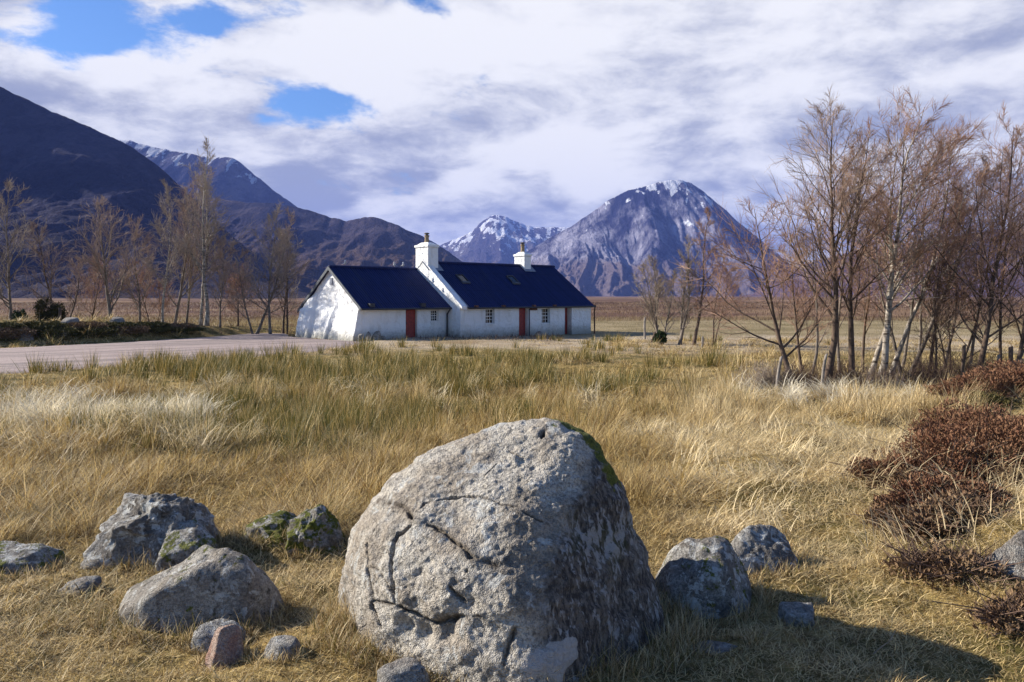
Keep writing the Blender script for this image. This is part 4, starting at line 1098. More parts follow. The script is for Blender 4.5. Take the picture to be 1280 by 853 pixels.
tree_px('bare_tree', 'leaning birch whose crown sweeps out over the far moor, pink twigs', 1112, 473, 168, 23.2, .08, 107, m_birch, m_twig_red, lean=(.26, 0), spread=.62, n1=28, n2=11, n3=8, first=.28, wind=(.032, 0, 0), group=GR)
tree_px('bare_tree', 'brown slender tree behind the white birches, forked low', 1132, 472, 210, 24.0, .075, 108, m_greybark, m_twig_pink, lean=(.12, 0), spread=.46, n1=18, n2=8, n3=7, wind=W, group=GR, stems=2)
tree_px('bare_tree', 'thin short sapling in the gap of the thicket', 1168, 470, 330, 22.0, .04, 109, m_bark, m_twig_dark, lean=(.05, 0), spread=.46, n1=12, n2=6, n3=6, wind=W, group=GR)
tree_px('bare_tree', 'bushy multi-stemmed young tree near the outer dark tree', 1192, 470, 285, 23.0, .045, 110, m_bark, m_twig_dark, lean=(.05, 0), spread=.5, n1=13, n2=7, n3=7, wind=W, group=GR, stems=3, first=.1)
tree_px('bare_tree', 'tall dark outer tree with arching boughs sweeping the grass', 1222, 472, 160, 21.8, .09, 111, m_bark, m_twig_red, lean=(.14, 0), spread=.66, n1=28, n2=10, n3=8, first=.12, wind=W, group=GR, ang=.95)
tree_px('bare_tree', 'slanting dark tree half out of view by the fence posts', 1266, 470, 215, 21.0, .07, 112, m_bark, m_twig_red, lean=(.2, 0), spread=.6, n1=18, n2=9, n3=7, first=.12, wind=W, group=GR, ang=.9)
tree_px('bare_tree', 'small russet tree standing back between the thicket and the far moor', 1148, 462, 240, 27.0, .06, 113, m_greybark, m_twig_pink, spread=.5, n1=18, n2=8, n3=7, wind=W, group=GR)

for k, (px, top, Y, bk, tg, ln, lab) in enumerate(((1050, 205, 24.5, m_greybark, m_twig_pink, .0, 'thin grey tree glimpsed between the two tallest dark trunks'),
        (1078, 240, 25.5, m_bark, m_twig_red, .05, 'thin dark tree just behind the second palest birch'), (1126, 190, 25.0, m_greybark, m_twig_red, .18, 'grey slanting tree behind the leaning birch'),
        (1160, 225, 24.0, m_bark, m_twig_red, .12, 'dark slender tree beside the thin short sapling'), (1004, 300, 24.0, m_bark, m_twig_red, -.1, 'small dark tree behind the low spreading tree'),
        (1180, 255, 25.0, m_greybark, m_twig_pink, .1, 'pale slender tree behind the bushy young tree'), (1210, 205, 24.5, m_greybark, m_twig_red, .1, 'grey upright tree just behind the tall dark outer tree'),
        (1250, 190, 24.0, m_bark, m_twig_red, .1, 'dark tall tree standing between the outer tree and the slanting one'), (1285, 230, 25.0, m_greybark, m_twig_pink, .05, 'grey tree at the outermost end of the thicket'))):
    tree_px('bare_tree', lab, px, 470, top, Y, .055, 170 + k, bk, tg, lean=(ln, 0), spread=.55, n1=24, n2=10, n3=8, first=.2, wind=W, group=GR)

GM = 'bare trees beyond the cottage lawn'
tree_px('bare_tree', 'pale grey bushy tree nearest the cottage beyond the lawn', 826, 425, 322, 42, .09, 121, m_greybark, m_twig_grey, spread=.55, n1=17, n2=8, n3=7, stems=3, first=.12, wind=(0, 0, 0), group=GM, twig_r=.007, ang=.6)
tree_px('bare_tree', 'upright pale tree in the middle of the three beyond the lawn', 848, 428, 300, 41, .09, 122, m_greybark, m_twig_grey, spread=.42, n1=18, n2=8, n3=7, stems=2, first=.15, wind=(.02, 0, 0), group=GM, twig_r=.0065, ang=.6)
tree_px('bare_tree', 'slender russet-topped leaning tree beyond the lawn, tallest of the three', 867, 430, 262, 40.5, .09, 123, m_bark, m_twig_red, lean=(.12, 0), spread=.36, n1=20, n2=8, n3=8, first=.2, wind=(.02, 0, 0), group=GM, twig_r=.0065)
tree_px('bare_tree', 'wispy pinkish sapling beside the leaning russet-topped tree', 890, 430, 318, 39, .05, 124, m_bark, m_twig_red, spread=.55, n1=16, n2=8, n3=7, stems=2, wind=(0.02, 0, 0), group=GM, twig_r=.006, ang=.8)

GL = 'bare trees along the track bank'
LT = [  # px, top, Y, radius, bark, twigs, lean, spread, stems, label
    (12, 226, 49, .12, m_greybark, m_twig_grey, .0, .40, 1, 'wide pale-twigged tree at the outer end of the tree row'),
    (78, 282, 50, .10, m_bark, m_twig_pink, -.03, .48, 2, 'twiggy low tree behind the brown evergreen bush'),
    (142, 252, 49.5, .14, m_greybark, m_twig_pink, -.12, .50, 1, 'broad tree with slanting trunk and brush-like crown by the bank'),
    (174, 276, 51, .09, m_greybark, m_twig_pink, -.02, .40, 1, 'thin upright tree between the slanting broad tree and the white birch'),
    (203, 228, 50, .10, m_birch, m_twig_grey, .02, .30, 1, 'slim white birch with a straight pale trunk by the track'),
    (217, 214, 52, .11, m_greybark, m_twig_pink, .20, .36, 1, 'crooked tree leaning towards the tallest birch'),
    (232, 230, 53, .09, m_greybark, m_twig_pink, .02, .34, 1, 'dark narrow tree behind the crooked leaning one'),
    (251, 205, 51, .12, m_birch, m_twig_grey, .02, .32, 1, 'tall birch standing right beside the tallest birch'),
    (258, 174, 50.5, .14, m_birch, m_twig_grey, .01, .30, 1, 'tallest birch of the row, its thin top clear of the snowy ridge'),
    (275, 300, 51, .07, m_greybark, m_twig_pink, .04, .45, 1, 'short slender tree next to the tallest birch'),
    (318, 268, 51, .10, m_greybark, m_twig_pink, .03, .42, 2, 'twin-stemmed pinkish tree in the group nearest the gable'),
    (338, 262, 50.5, .10, m_greybark, m_twig_grey, .05, .44, 1, 'pale-branched tree in the group nearest the gable'),
    (354, 290, 52, .08, m_bark, m_twig_grey, .03, .44, 1, 'last tree of the row before the cottage gable'),
    (108, 322, 54, .06, m_bark, m_twig_red, 0, .55, 2, 'small reddish thorn behind the dark evergreen bush'),
    (192, 330, 55, .05, m_bark, m_twig_red, 0, .55, 2, 'small russet thorn behind the white birch'),
    (298, 335, 54, .05, m_bark, m_twig_red, 0, .55, 2, 'small russet thorn in the gap of the tree row'),
]
for k, (px, top, Y, r0, bk, tg, ln, sp, st, lab) in enumerate(LT):
    tree_px('bare_tree', lab, px, 404, top, Y, r0, 140 + k, bk, tg, lean=(ln, 0), spread=sp * 1.25, n1=27 if st == 1 else 17, n2=10, n3=7, stems=st,
            first=.16 if bk is not m_birch else .25, wind=(.008, 0, 0), group=GL, twig_r=.0068, ang=.72, tw_len=1.0)

# evergreen bushes behind the bank, brush round the tree feet, heather knolls
def leaf_cloud(r, n, lobes, size, up=0.0, aspect=2.2):
    """n little leaf blades filling a set of ellipsoid lobes (cx,cy,cz,rx,ry,rz); returns verts, faces"""
    w = np.array([l[3] * l[4] * l[5] for l in lobes]) ** .75; w /= w.sum()
    li = r.choice(len(lobes), n, p=w); L = np.array(lobes)[li]
    d = r.normal(0, 1, (n, 3)); d /= np.linalg.norm(d, axis=1)[:, None]; d[:, 2] = np.where(d[:, 2] < -.3, -d[:, 2], d[:, 2])
    rad = r.uniform(.25, 1, n) ** .4
    wob = 1 + .55 * fbm(d * 2.2 + li[:, None] * 3.1, 4, 5)
    P = L[:, :3] + d * (rad * wob)[:, None] * L[:, 3:]
    ax = d * .8 + r.normal(0, .7, (n, 3)) + np.array([0, 0, up]); ax /= np.linalg.norm(ax, axis=1)[:, None]
    sd = np.cross(ax, r.normal(0, 1, (n, 3))); sd /= np.linalg.norm(sd, axis=1)[:, None]
    s = size * r.uniform(.6, 1.3, n)[:, None]
    a = P - ax * s * aspect * .5; bq = P + sd * s * .5; c = P + ax * s * aspect * .5; e = P - sd * s * .5
    V = np.stack([a, bq, c, e], 1).reshape(-1, 3)
    return V, np.arange(n * 4).reshape(n, 4)
def leaf_mat(name, cols, sc=3.0, trans=0.15):
    m, t, b = new_mat(name)
    oc = t.node('ShaderNodeTexCoord').outputs['Object']
    n = t.noise(oc, sc, 4, 0.65); n2 = t.noise(oc, sc * 9, 3, 0.6)
    c = t.mix(t.ramp(n, .38, .62), cols[0], cols[1]); c = t.mix(t.ramp(n2, .5, .66, 0, .7), c, cols[2])
    t.link(c, b.inputs['Base Color']); b.inputs['Roughness'].default_value = .8; b.inputs['Specular IOR Level'].default_value = .15
    return m
m_ever = leaf_mat('evergreen_leaves', ((.018, .035, .014), (.04, .065, .022), (.07, .085, .03)))
m_larch = leaf_mat('olive_brown_foliage', ((.05, .05, .018), (.09, .08, .03), (.14, .09, .05)))
m_heather = leaf_mat('heather_shoots', ((.15, .066, .036), (.26, .145, .08), (.075, .036, .022)), 6.0)
m_heath2 = leaf_mat('brown_heather_shoots', ((.15, .088, .05), (.27, .18, .10), (.08, .05, .03)), 5.0)
m_mossy = leaf_mat('moss_tufts', ((.06, .055, .018), (.13, .11, .035), (.035, .028, .015)), 2.0)
def bush(name, label, x, y, lobes, n, size, mat, seed, cat='bush', group=None, up=.2, aspect=2.2, twigs=0, tmat=None, twr=.004):
    r = np.random.default_rng(seed); z = float(zg(x, y)[0])
    root = empty(name, (x, y, z)); tag(root, label, cat, group)
    V, Fc = leaf_cloud(r, n, lobes, size, up, aspect)
    V[:, 2] = V[:, 2]
    o = link_mesh('foliage', V, Fc, mat, root, smooth=False)
    if twigs:
        tw = Tubes(4); L = np.array(lobes)
        for k in range(twigs):
            l = L[r.integers(len(L))]
            p0 = np.array([l[0] + r.normal(0, .25) * l[3], l[1] + r.normal(0, .25) * l[4], 0.0])
            e = l[:3] + r.normal(0, .5, 3) * l[3:]
            e[2] = abs(e[2])
            mid = (p0 + e) / 2 + r.normal(0, .12, 3) * l[3:]
            tw.add(np.array([p0, mid, e, e + (e - mid) * .4]), np.array([1.6, 1.2, .9, .4]) * twr)
        tw.build('stem', tmat, root)
    return root
def bx(px, Y): return (px - 640) / F * Y
bush('evergreen_bush', 'dark green bush at the outer end of the tree row', bx(20, 47), 47, [(0, 0, .45, .65, .6, .75), (.6, .2, .3, .55, .5, .6), (.2, 0, 1.0, .4, .4, .6)], 5000, .07, m_ever, 201, twigs=6, tmat=m_bark, twr=.02)
bush('evergreen_bush', 'tall olive-brown feathery bush behind the bank', bx(62, 49), 49, [(0, 0, .7, .9, .8, .9), (-.3, 0, 1.4, .6, .6, .9), (.35, 0, 1.1, .6, .6, .9)], 7000, .06, m_larch, 202, twigs=8, tmat=m_bark, twr=.02, up=.5)
bush('evergreen_bush', 'dark glossy bush between the reddish thorn and the slanting tree', bx(112, 48), 48, [(0, 0, .3, .6, .5, .5), (-.4, 0, .2, .4, .4, .4)], 3200, .08, m_ever, 203, twigs=5, tmat=m_bark, twr=.02)
bush('evergreen_bush', 'dark round bush at the foot of the pale tree beyond the lawn', bx(825, 41), 41, [(0, 0, .25, .35, .35, .42)], 2200, .06, m_ever, 204, twigs=4, tmat=m_bark, twr=.015)
# brush round the feet of the thicket
for k, (px, Y, w, h, lab) in enumerate(((958, 21.0, .55, .55, 'grey leafless brush beside the low spreading tree'), (1000, 21.2, .7, .5, 'tangled dead brush at the foot of the low spreading tree'),
                                        (1052, 21.8, .7, .55, 'dark brush between the tall dark trunks'), (1098, 21.6, .7, .45, 'brown brush under the white birches'),
                                        (1150, 21.8, .9, .6, 'low dark brush under the gap of the thicket'), (1196, 22.2, .8, .7, 'thick dark brush round the bushy young tree'),
                                        (1240, 21.6, .7, .6, 'brush at the foot of the tall outer tree'))):
    r = np.random.default_rng(300 + k); x = bx(px, Y); z = float(zg(x, Y)[0])
    tw = Tubes(3)
    for q in range(190):
        p = np.array([r.normal(0, .5) * w, r.normal(0, .4) * w, 0]); d0 = np.array([r.normal(0, .45), r.normal(0, .45), 1])
        bp = branch(r, p, d0, h * r.uniform(.7, 1.7), 4, .16, 0, np.zeros(3)); tw.add(bp, np.linspace(1.3, .4, 5) * .006)
        for m in range(4):
            i = r.integers(1, 4); tw.add(branch(r, bp[i], r.normal(0, 1, 3) + [0, 0, .5], h * .4 * r.uniform(.5, 1.2), 2, .15, 0, np.zeros(3)), np.array([1, .7, .4]) * .0042)
    o = tw.build('brush', (m_twig_dark, m_twig_dark, m_twig_dark, m_twig_pink, m_twig_dark, m_twig_dark, m_twig_dark)[k] if k else m_twig_grey, None)
    o.location = (x, Y, z); tag(o, lab, 'brush', 'leafless brush in the thicket')
# heather on the knolls
HG = 'heather bushes'
def heather(label, px, py, Y, lobes, n, mat, seed, size=.011, twigs=260):
    return bush('heather_bush', label, bx(px, Y), Y, lobes, int(n * 1.7), size * (.85 if size < .02 else .5), mat, seed, 'heather', HG, up=.6, aspect=3.2, twigs=twigs, tmat=m_twig_dark, twr=.0025)
heather('large dark red-brown heather bush crowning the knoll', 1262, 560, 6.3, [(0, 0, .10, .62, .5, .30), (-.45, -.1, .06, .42, .4, .24), (.55, .1, .12, .6, .5, .32), (-.1, .4, .12, .5, .4, .30), (-.62, -.35, .0, .28, .26, .17)], 30000, m_heather, 401)
heather('low ragged heather spur reaching down the grass slope', 1128, 590, 6.1, [(0, 0, .04, .28, .2, .13), (-.18, .1, .02, .2, .16, .10), (.3, -.05, .06, .25, .2, .16)], 7000, m_heather, 402)
heather('dark heather sprig clump below the large bush', 1160, 615, 5.35, [(0, 0, .03, .24, .2, .15), (.22, -.1, .03, .24, .2, .14), (-.2, -.1, .0, .18, .15, .1)], 7000, m_heather, 403)
heather('brown faded heather mound above the white-streaked rock', 1185, 650, 4.9, [(0, 0, .0, .24, .22, .14), (.2, .05, .0, .22, .24, .14), (-.18, -.1, -.02, .2, .18, .11)], 4500, m_heath2, 404, .016)
heather('straw-mixed brown heather clump at the edge of the shade', 1190, 745, 4.25, [(0, 0, -.03, .20, .2, .13), (.14, -.05, -.04, .18, .2, .12), (-.14, .1, -.05, .16, .16, .10)], 2600, m_heath2, 405, .014)
heather('dim brown heather edge of the knoll beside the deep shade', 1262, 800, 3.75, [(0, 0, -.03, .18, .16, .10), (.16, 0, .0, .18, .16, .12)], 2200, m_heath2, 406, .014)
for k in range(24):
    hr_ = np.random.default_rng(440 + k); Y_ = hr_.uniform(5.1, 6.9); px_ = hr_.uniform(1110, 1290 if Y_ > 5.2 else 1215)
    heather('small ragged brown heather tuft on the knoll slope', px_, 0, Y_, [(0, 0, 0, .20, .22, .11), (hr_.uniform(-.15, .15), .05, .0, .15, .17, .09)], 2600, m_heath2 if k % 3 else m_heather, 440 + k, twigs=40)['group'] = 'heather tufts on the knoll slope'
heather('distant russet heather mound near the fence posts', 1240, 475, 15.0, [(0, 0, .05, .9, .7, .36), (.8, .2, .1, .8, .7, .42), (-.7, -.1, 0, .5, .5, .22)], 16000, m_heather, 407, .035)
heather('yellow-green moss hummock on the front of the distant heather mound', 1232, 486, 14.2, [(0, 0, .02, .45, .35, .24), (.3, 0, .0, .4, .3, .2)], 5000, m_mossy, 408, .03)
# heather and moss overhanging the track-side bank
rb_ = np.random.default_rng(55)
for k in range(20):
    f = k / 19; i = f * 3.2 + 0.9; j = min(int(i), len(BANK) - 2); q = i - j
    x = BANK[j][0] + (BANK[j + 1][0] - BANK[j][0]) * q + .5; y = BANK[j][1] + (BANK[j + 1][1] - BANK[j][1]) * q - 0.9 - (k % 2) * .8
    hs = 1 - .55 * sstep(np.array([f]), .5, 1.0)[0]
    h = (.46 + .16 * rb_.uniform(-1, 1)) * hs
    o = bush('heather_bush', 'dark mossy heather clump hanging over the track-side bank', x, y, [(0, 0, 0.0, .9, .7, h), (.7, .3, 0.02, .7, .6, h * .9), (-.7, -.2, -.05, .7, .5, h * .8)], 6500, .04, m_mossy if k % 3 else m_heath2, 420 + k, 'heather', 'heather clumps on the bank', up=.2)
    o['label'] = 'dark mossy heather clump hanging over the track-side bank'
def bank_at(u, dn):
    j = min(int(u), len(BANK) - 2); q = u - j
    return BANK[j][0] + (BANK[j + 1][0] - BANK[j][0]) * q + dn * .65, BANK[j][1] + (BANK[j + 1][1] - BANK[j][1]) * q - dn * .75
for k, (u, dn, hh, w, lab) in enumerate(((2.85, .5, .28, 26, 'pale stone on top of the track-side bank'), (2.75, 1.5, .3, 16, 'grey stone low in the bank face above the track'),
                                         (3.05, 1.5, .25, 13, 'small grey stone in the bank face, nearer the middle'), (3.3, .4, .22, 22, 'flat pale stone on the bank below the slanting tree'),
                                         (2.45, 1.9, .3, 20, 'pale stone at the foot of the bank, at its outer end'))):
    x, y = bank_at(u, dn); z = float(zg(x, y)[0]); pyy = 370 + (CAM_H - z) / y * F
    rock('rock', 640 + x / y * F, pyy - hh / y * F, pyy + 2, w, y, lab, m_r5 if k in (1, 2) else m_r4, 80 + k, depth=.8, level=4, mossy=.2, sink=.6)
# the old fence: leaning weathered posts
m_post = bark_mat('weathered_wood', (.34, .30, .26), (.20, .17, .14), (.10, .08, .07), .5)
def post(label, px, py_top, py_base, Y, w, lean, mat=m_post):
    x = bx(px, Y); zb = float(zg(x, Y)[0]) - .1; H = CAM_H + (370 - py_top) / F * Y - zb
    r = np.random.default_rng(int(px)); m = MB(); n = 7; vs = []; fs = []
    for k in range(n):
        f = k / (n - 1); rr = w * (1 - .12 * f)
        for q in range(8):
            a = 2 * math.pi * q / 8; e = 1 + r.uniform(-.09, .09)
            vs.append((rr * e * math.cos(a) + lean * H * f + .012 * math.sin(f * 5 + px), rr * e * math.sin(a), H * f + (.02 * math.cos(a) if k == n - 1 else 0)))
    for k in range(n - 1):
        for q in range(8): fs.append((k * 8 + q, k * 8 + (q + 1) % 8, (k + 1) * 8 + (q + 1) % 8, (k + 1) * 8 + q))
    fs.append(tuple((n - 1) * 8 + q for q in range(8)))
    m.add(vs, fs); o = m.build('fence_post', mat, None, smooth=True); o.location = (x, Y, zb)
    tag(o, label, 'fence post', 'old fence posts')
post('pale leaning post beside the low spreading tree', 970, 446, 480, 20.3, .045, .12)
post('pale post leaning against the tall dark-trunked tree', 1025, 443, 482, 20.5, .045, .16)
post('dark post at the foot of the bushy young tree', 1203, 432, 474, 21.2, .05, .03, m_bark)
post('short pale post between the outer tree and the slanting tree', 1248, 444, 470, 21.5, .04, 0)
post('dark tall post nearest the slanting outer tree', 1262, 434, 468, 20.5, .06, .03, m_bark)
post('dark square-topped post at the far end of the fence', 1277, 449, 470, 20.0, .05, 0, m_bark)
post('pale thin post nearest the cottage lawn', 806, 397, 420, 47, .07, 0)
post('dark leaning post in front of the round bush', 814, 407, 422, 43.5, .08, .35, m_bark)
post('short grey post past the leaning russet-topped tree', 878, 421, 432, 39, .06, 0)
post('tall weathered post standing between the bank and the gable', 359, 345, 408, 52, .06, 0, m_bark)
post('dark post among the tree row by the olive-brown bush', 75, 385, 404, 48, .10, 0, m_bark)

# ------------------------------------------------------------------ grass
def blade_mat(name, trans=0.3):
    m, t, b = new_mat(name)
    c = t.attr('tint', 'Color')
    t.link(c, b.inputs['Base Color']); b.inputs['Roughness'].default_value = 0.55; b.inputs['Specular IOR Level'].default_value = 0.25
    tr = t.node('ShaderNodeBsdfTranslucent'); t.link(c, tr.inputs['Color'])
    mx = t.node('ShaderNodeMixShader'); mx.inputs[0].default_value = trans
    t.link(b.outputs[0], mx.inputs[1]); t.link(tr.outputs[0], mx.inputs[2])
    t.link(mx.outputs[0], t.n['Material Output'].inputs['Surface'])
    return m
m_grass = blade_mat('straw_blades'); m_rush = blade_mat('rush_blades', .2)
def blade_mesh(P, az, th0, th1, L, w, tint, lev=3):
    n = len(P); s = np.linspace(0, 1, lev)
    pts = [P]; cur = P.copy()
    for k in range(1, lev):
        th = th0 + (th1 - th0) * (s[k] + s[k - 1]) / 2
        d = np.column_stack([np.sin(th) * np.cos(az), np.sin(th) * np.sin(az), np.cos(th)])
        cur = cur + d * (L / (lev - 1))[:, None]; pts.append(cur)
    yaw = az + math.pi / 2 + rng.normal(0, .5, n)
    sd = np.column_stack([np.cos(yaw), np.sin(yaw), rng.normal(0, .15, n)])
    V = np.empty((n, 2 * lev - 1, 3), np.float32)
    for k in range(lev - 1):
        ww = (w * (1 - .75 * (k / (lev - 1)) ** 1.5) / 2)[:, None]
        V[:, 2 * k] = pts[k] - sd * ww; V[:, 2 * k + 1] = pts[k] + sd * ww
    V[:, 2 * lev - 2] = pts[-1]
    base = (np.arange(n) * (2 * lev - 1))[:, None]
    quads = [base + np.array([[2 * k, 2 * k + 1, 2 * k + 3, 2 * k + 2]]) for k in range(lev - 2)]
    tri = base + np.array([[2 * lev - 4, 2 * lev - 3, 2 * lev - 2]])
    T = np.repeat(tint, 2 * lev - 1, axis=0)
    return V.reshape(-1, 3), np.concatenate(quads) if quads else np.zeros((0, 4), int), tri, T
class Field:
    def __init__(s): s.V = []; s.Q = []; s.T = []; s.C = []; s.n = 0
    def add(s, V, Q, T, C):
        s.V.append(V); s.Q.append(Q + s.n); s.T.append(T + s.n); s.C.append(C); s.n += len(V)
    def build(s, name, mat):
        V = np.concatenate(s.V); Q = np.concatenate(s.Q).astype(np.int32); T = np.concatenate(s.T).astype(np.int32)
        me = bpy.data.meshes.new(name)
        me.vertices.add(len(V)); me.vertices.foreach_set('co', V.astype(np.float32).ravel())
        me.loops.add(len(Q) * 4 + len(T) * 3); me.polygons.add(len(Q) + len(T))
        me.loops.foreach_set('vertex_index', np.concatenate([Q.ravel(), T.ravel()]))
        me.polygons.foreach_set('loop_start', np.concatenate([np.arange(len(Q)) * 4, len(Q) * 4 + np.arange(len(T)) * 3]).astype(np.int32))
        me.update(calc_edges=True)
        me.materials.append(mat)
        o = bpy.data.objects.new(name, me); COL.objects.link(o)
        set_col(o, 'tint', np.concatenate(s.C))
        return tag(o, kind='stuff')

PALE, STRAW, GOLD, BROWN, OLIVE, GREEN = [np.array(c) for c in ((.80, .64, .36), (.62, .46, .19), (.48, .325, .095), (.21, .125, .045), (.165, .14, .03), (.085, .10, .02))]
ROCKA = np.array(ROCKS)
def keep_mask(x, y):
    k = np.ones(len(x), bool)
    for (cx, cy, a, b) in ROCKS:
        if cy < 7: k &= ((x - cx) / a) ** 2 + ((y - cy) / b) ** 2 > .92
    k &= (((x - 0.0) / .74) ** 2 + ((y - 3.86) / .52) ** 2 > 1.0)
    rd = poly_dist(x, y, ROAD) + .5 * fbm(np.column_stack([x, y]) / 1.1, 3, 5)
    k &= rd < .12
    lx = (x - HA[0]) * HU[0] + (y - HA[1]) * HU[1]; ly = (x - HA[0]) * HV[0] + (y - HA[1]) * HV[1]
    k &= ~((lx > -.6) & (lx < S2 + .1) & (ly > np.where(lx > S1, MD - .15, -.15)) & (ly < EXT_W + .3))
    return k
def scatter(n, y0, y1, marg=1.2):
    y = np.sqrt(rng.uniform(y0 ** 2, y1 ** 2, n)) if y0 > 4 else rng.uniform(y0, y1, n)
    x = rng.uniform(-1, 1, n) * (.68 * y + marg)
    return x, y
def lerp(a, b, t): return a * (1 - t)[:, None] + b * t[:, None]
def zone(x, y):
    """what grows at a spot: height, how flat it lies (0 upright - 1 thatch), greenness, paleness"""
    q = 640 + F * x / y
    P = np.column_stack([x, y])
    n1 = fbm(P / 1.1, 3, 81); n2 = fbm(P / 3.2, 3, 82); n3 = fbm(P / .45, 2, 83)
    right = sstep(q, 780, 900)
    # trodden short turf close by, tall straw further out
    tall = sstep(y + .9 * n2, 4.5 , 6.2)
    mid = tall * (1 - right); rgt = tall * right
    back = sstep(y, 11.5, 14.5)
    h = (1 - tall) * (.028 + .035 * sstep(n1, 0.05, .4)) + mid * (.17 + .11 * sstep(y, 8, 13)) + rgt * ((.14 + .04 * n3) * (1 - back) + .34 * back)
    flat = 1 - mid * (.62 + .25 * sstep(y, 7, 10) + .2 * n2) - rgt * (.12 + .75 * back)
    green = sstep(n2 + .35 * n1, .02, .42) * sstep(y, 6, 11) * (1 - .6 * right) * .9 + .30 * (1 - tall) * sstep(n1, .05, .4)
    pale = .34 + .52 * right * sstep(y, 4, 6) + .35 * n1 + .25 * n3 + .25 * (1 - tall)
    # bleached flattened patch by the near side of the track, and others
    for cx, cy, rr in ((-6.6, 12.6, 1.5), (-4.6, 13.2, 1.0), (-7.6, 10.8, .9), (4.5, 10, 1.6), (3.0, 8.2, 1.0), (-5.5, 29, 2.0), (3.2, 38, 3.0), (-2, 34, 2.5), (6.3, 33, 2.2)):
        e = np.exp(-(((x - cx) / (rr * 1.3)) ** 2 + ((y - cy) / rr) ** 2) * (1 + .8 * n3))
        flat = np.maximum(flat, .8 * e); pale = np.maximum(pale, 1.0 * e); h = h * (1 - .35 * e); green = green * (1 - e)
    # far part before the cottage: low pale sward with rush tufts (added separately)
    fr = sstep(y, 24, 31)
    h = h * (1 - fr) + fr * (.07 + .16 * sstep(n1, .05, .4) + .12 * sstep(-x, 12, 15)); flat = flat * (1 - fr) + .75 * fr; pale = pale * (1 - fr) + fr * (.62 + .4 * n2); green *= 1 - .45 * fr
    ho = np.exp(-(np.minimum(np.abs((x - HA[0]) * HV[0] + (y - HA[1]) * HV[1] + .8), 20) / 5.0) ** 2) * sstep(y, 36, 40)
    h = h * (.45 + 1.15 * sstep(n1 + .5 * n3, -.30, .45)) * (1 - .65 * ho)
    yard = sstep(y, 29, 33) * sstep(q, 430, 470) * (1 - sstep(q, 720, 800)) * (1 - sstep(y, 50, 54)) + .8 * np.exp(-(((q - 420) / 60) ** 2 + ((y - 33) / 4) ** 2))
    h = h * (1 - .75 * np.clip(yard, 0, 1)); pale = pale + .3 * yard
    lit = np.exp(-(((x + 1.35) / .5) ** 2 + ((y - 4.75) / .3) ** 2)); h = h * (1 - .75 * lit)
    return h, np.clip(flat, 0, 1), np.clip(green, 0, 1), np.clip(pale, 0, 1), n1
fld = Field()
def sow(ntuft, per, y0, y1, rt, lev, wmul=1.0, hmul=1.0, mode=0):
    x, y = scatter(ntuft, y0, y1)
    h, fl, gr, pa, nn = zone(x, y)
    if mode: fl = np.clip(fl + .75, 0, 1); h = np.minimum(h * .6 + .02, .17); pa = np.clip(pa + .12, 0, 1)
    else: pa = pa + rng.normal(0, .22, ntuft); gr = gr * rng.uniform(.3, 1.7, ntuft)
    dens = np.clip(.45 + .9 * (nn + .35) + .4 * fl, .15, 1) if mode else np.clip(.55 + 1.6 * nn, .05, 1)
    k = rng.uniform(0, 1, ntuft) < dens
    x, y, h, fl, gr, pa = [a[k] for a in (x, y, h, fl, gr, pa)]
    n = len(x)
    taz = rng.normal(.1, 1.5, n); tl = rng.normal(0, .22, n); tc = rng.uniform(0, 1, n); th_ = rng.uniform(.55, 1.35, n)
    i = np.repeat(np.arange(n), per); N = len(i)
    r0 = np.abs(rng.normal(0, 1, N)) * rt * (1 + fl[i]); a0 = rng.uniform(0, 2 * math.pi, N)
    bx_, by_ = x[i] + r0 * np.cos(a0), y[i] + r0 * np.sin(a0)
    m = keep_mask(bx_, by_); i, bx_, by_, a0 = i[m], bx_[m], by_[m], a0[m]; N = len(i)
    f = fl[i]
    L = h[i] * th_[i] * rng.uniform(.55, 1.25, N) * hmul * (1 + .9 * f)
    out = rng.uniform(0, 1, N) < .5
    az = np.where(out, a0 + rng.normal(0, .6, N), taz[i] + rng.normal(0, 1.1, N))
    brk = rng.uniform(0, 1, N) < .38
    th0 = np.abs(rng.normal(.18, .16, N) + brk * rng.uniform(.1, .6, N)) * (1 - f) + f * (rng.uniform(.35, 1.45, N) + np.where(f > .8, rng.uniform(.1, .55, N), 0)) + tl[i] * (1 - .5 * f)
    th1 = th0 + (np.abs(rng.normal(.5, .35, N)) + brk * rng.uniform(.4, 1.3, N)) * (1 - f) + f * rng.uniform(.1, .8, N)
    z = zg(bx_, by_) - .01 + f * rng.uniform(0, .045, N) * np.minimum(1, h[i] / .08)
    w = (.0022 + .00042 * y[i]) * wmul * rng.uniform(.7, 1.4, N)
    u = rng.uniform(0, 1, N); g = gr[i]; pp = pa[i]
    col = lerp(np.tile(GOLD, (N, 1)), np.tile(STRAW, (N, 1)), np.clip(u * .9 + .3 * tc[i] - .1, 0, 1))
    col = lerp(col, np.tile(PALE, (N, 1)), np.clip(pp * 1.15 - .35 + .35 * (u - .5), 0, 1))
    isb = rng.uniform(0, 1, N) < .14 + .16 * (1 - pp); col[isb] = BROWN * rng.uniform(.8, 1.4, (isb.sum(), 1))
    isg = rng.uniform(0, 1, N) < g * .72; col[isg] = lerp(np.tile(OLIVE, (isg.sum(), 1)), np.tile(GREEN, (isg.sum(), 1)), rng.uniform(0, 1, isg.sum()))
    col = col * (rng.uniform(.55, 1.3, (N, 1)) if not mode else rng.uniform(.45, 1.35, (N, 1))) * rng.uniform(.75, 1.15, n)[i][:, None]
    fld.add(*blade_mesh(np.column_stack([bx_, by_, z]), az, th0, th1, L, w, col, lev))
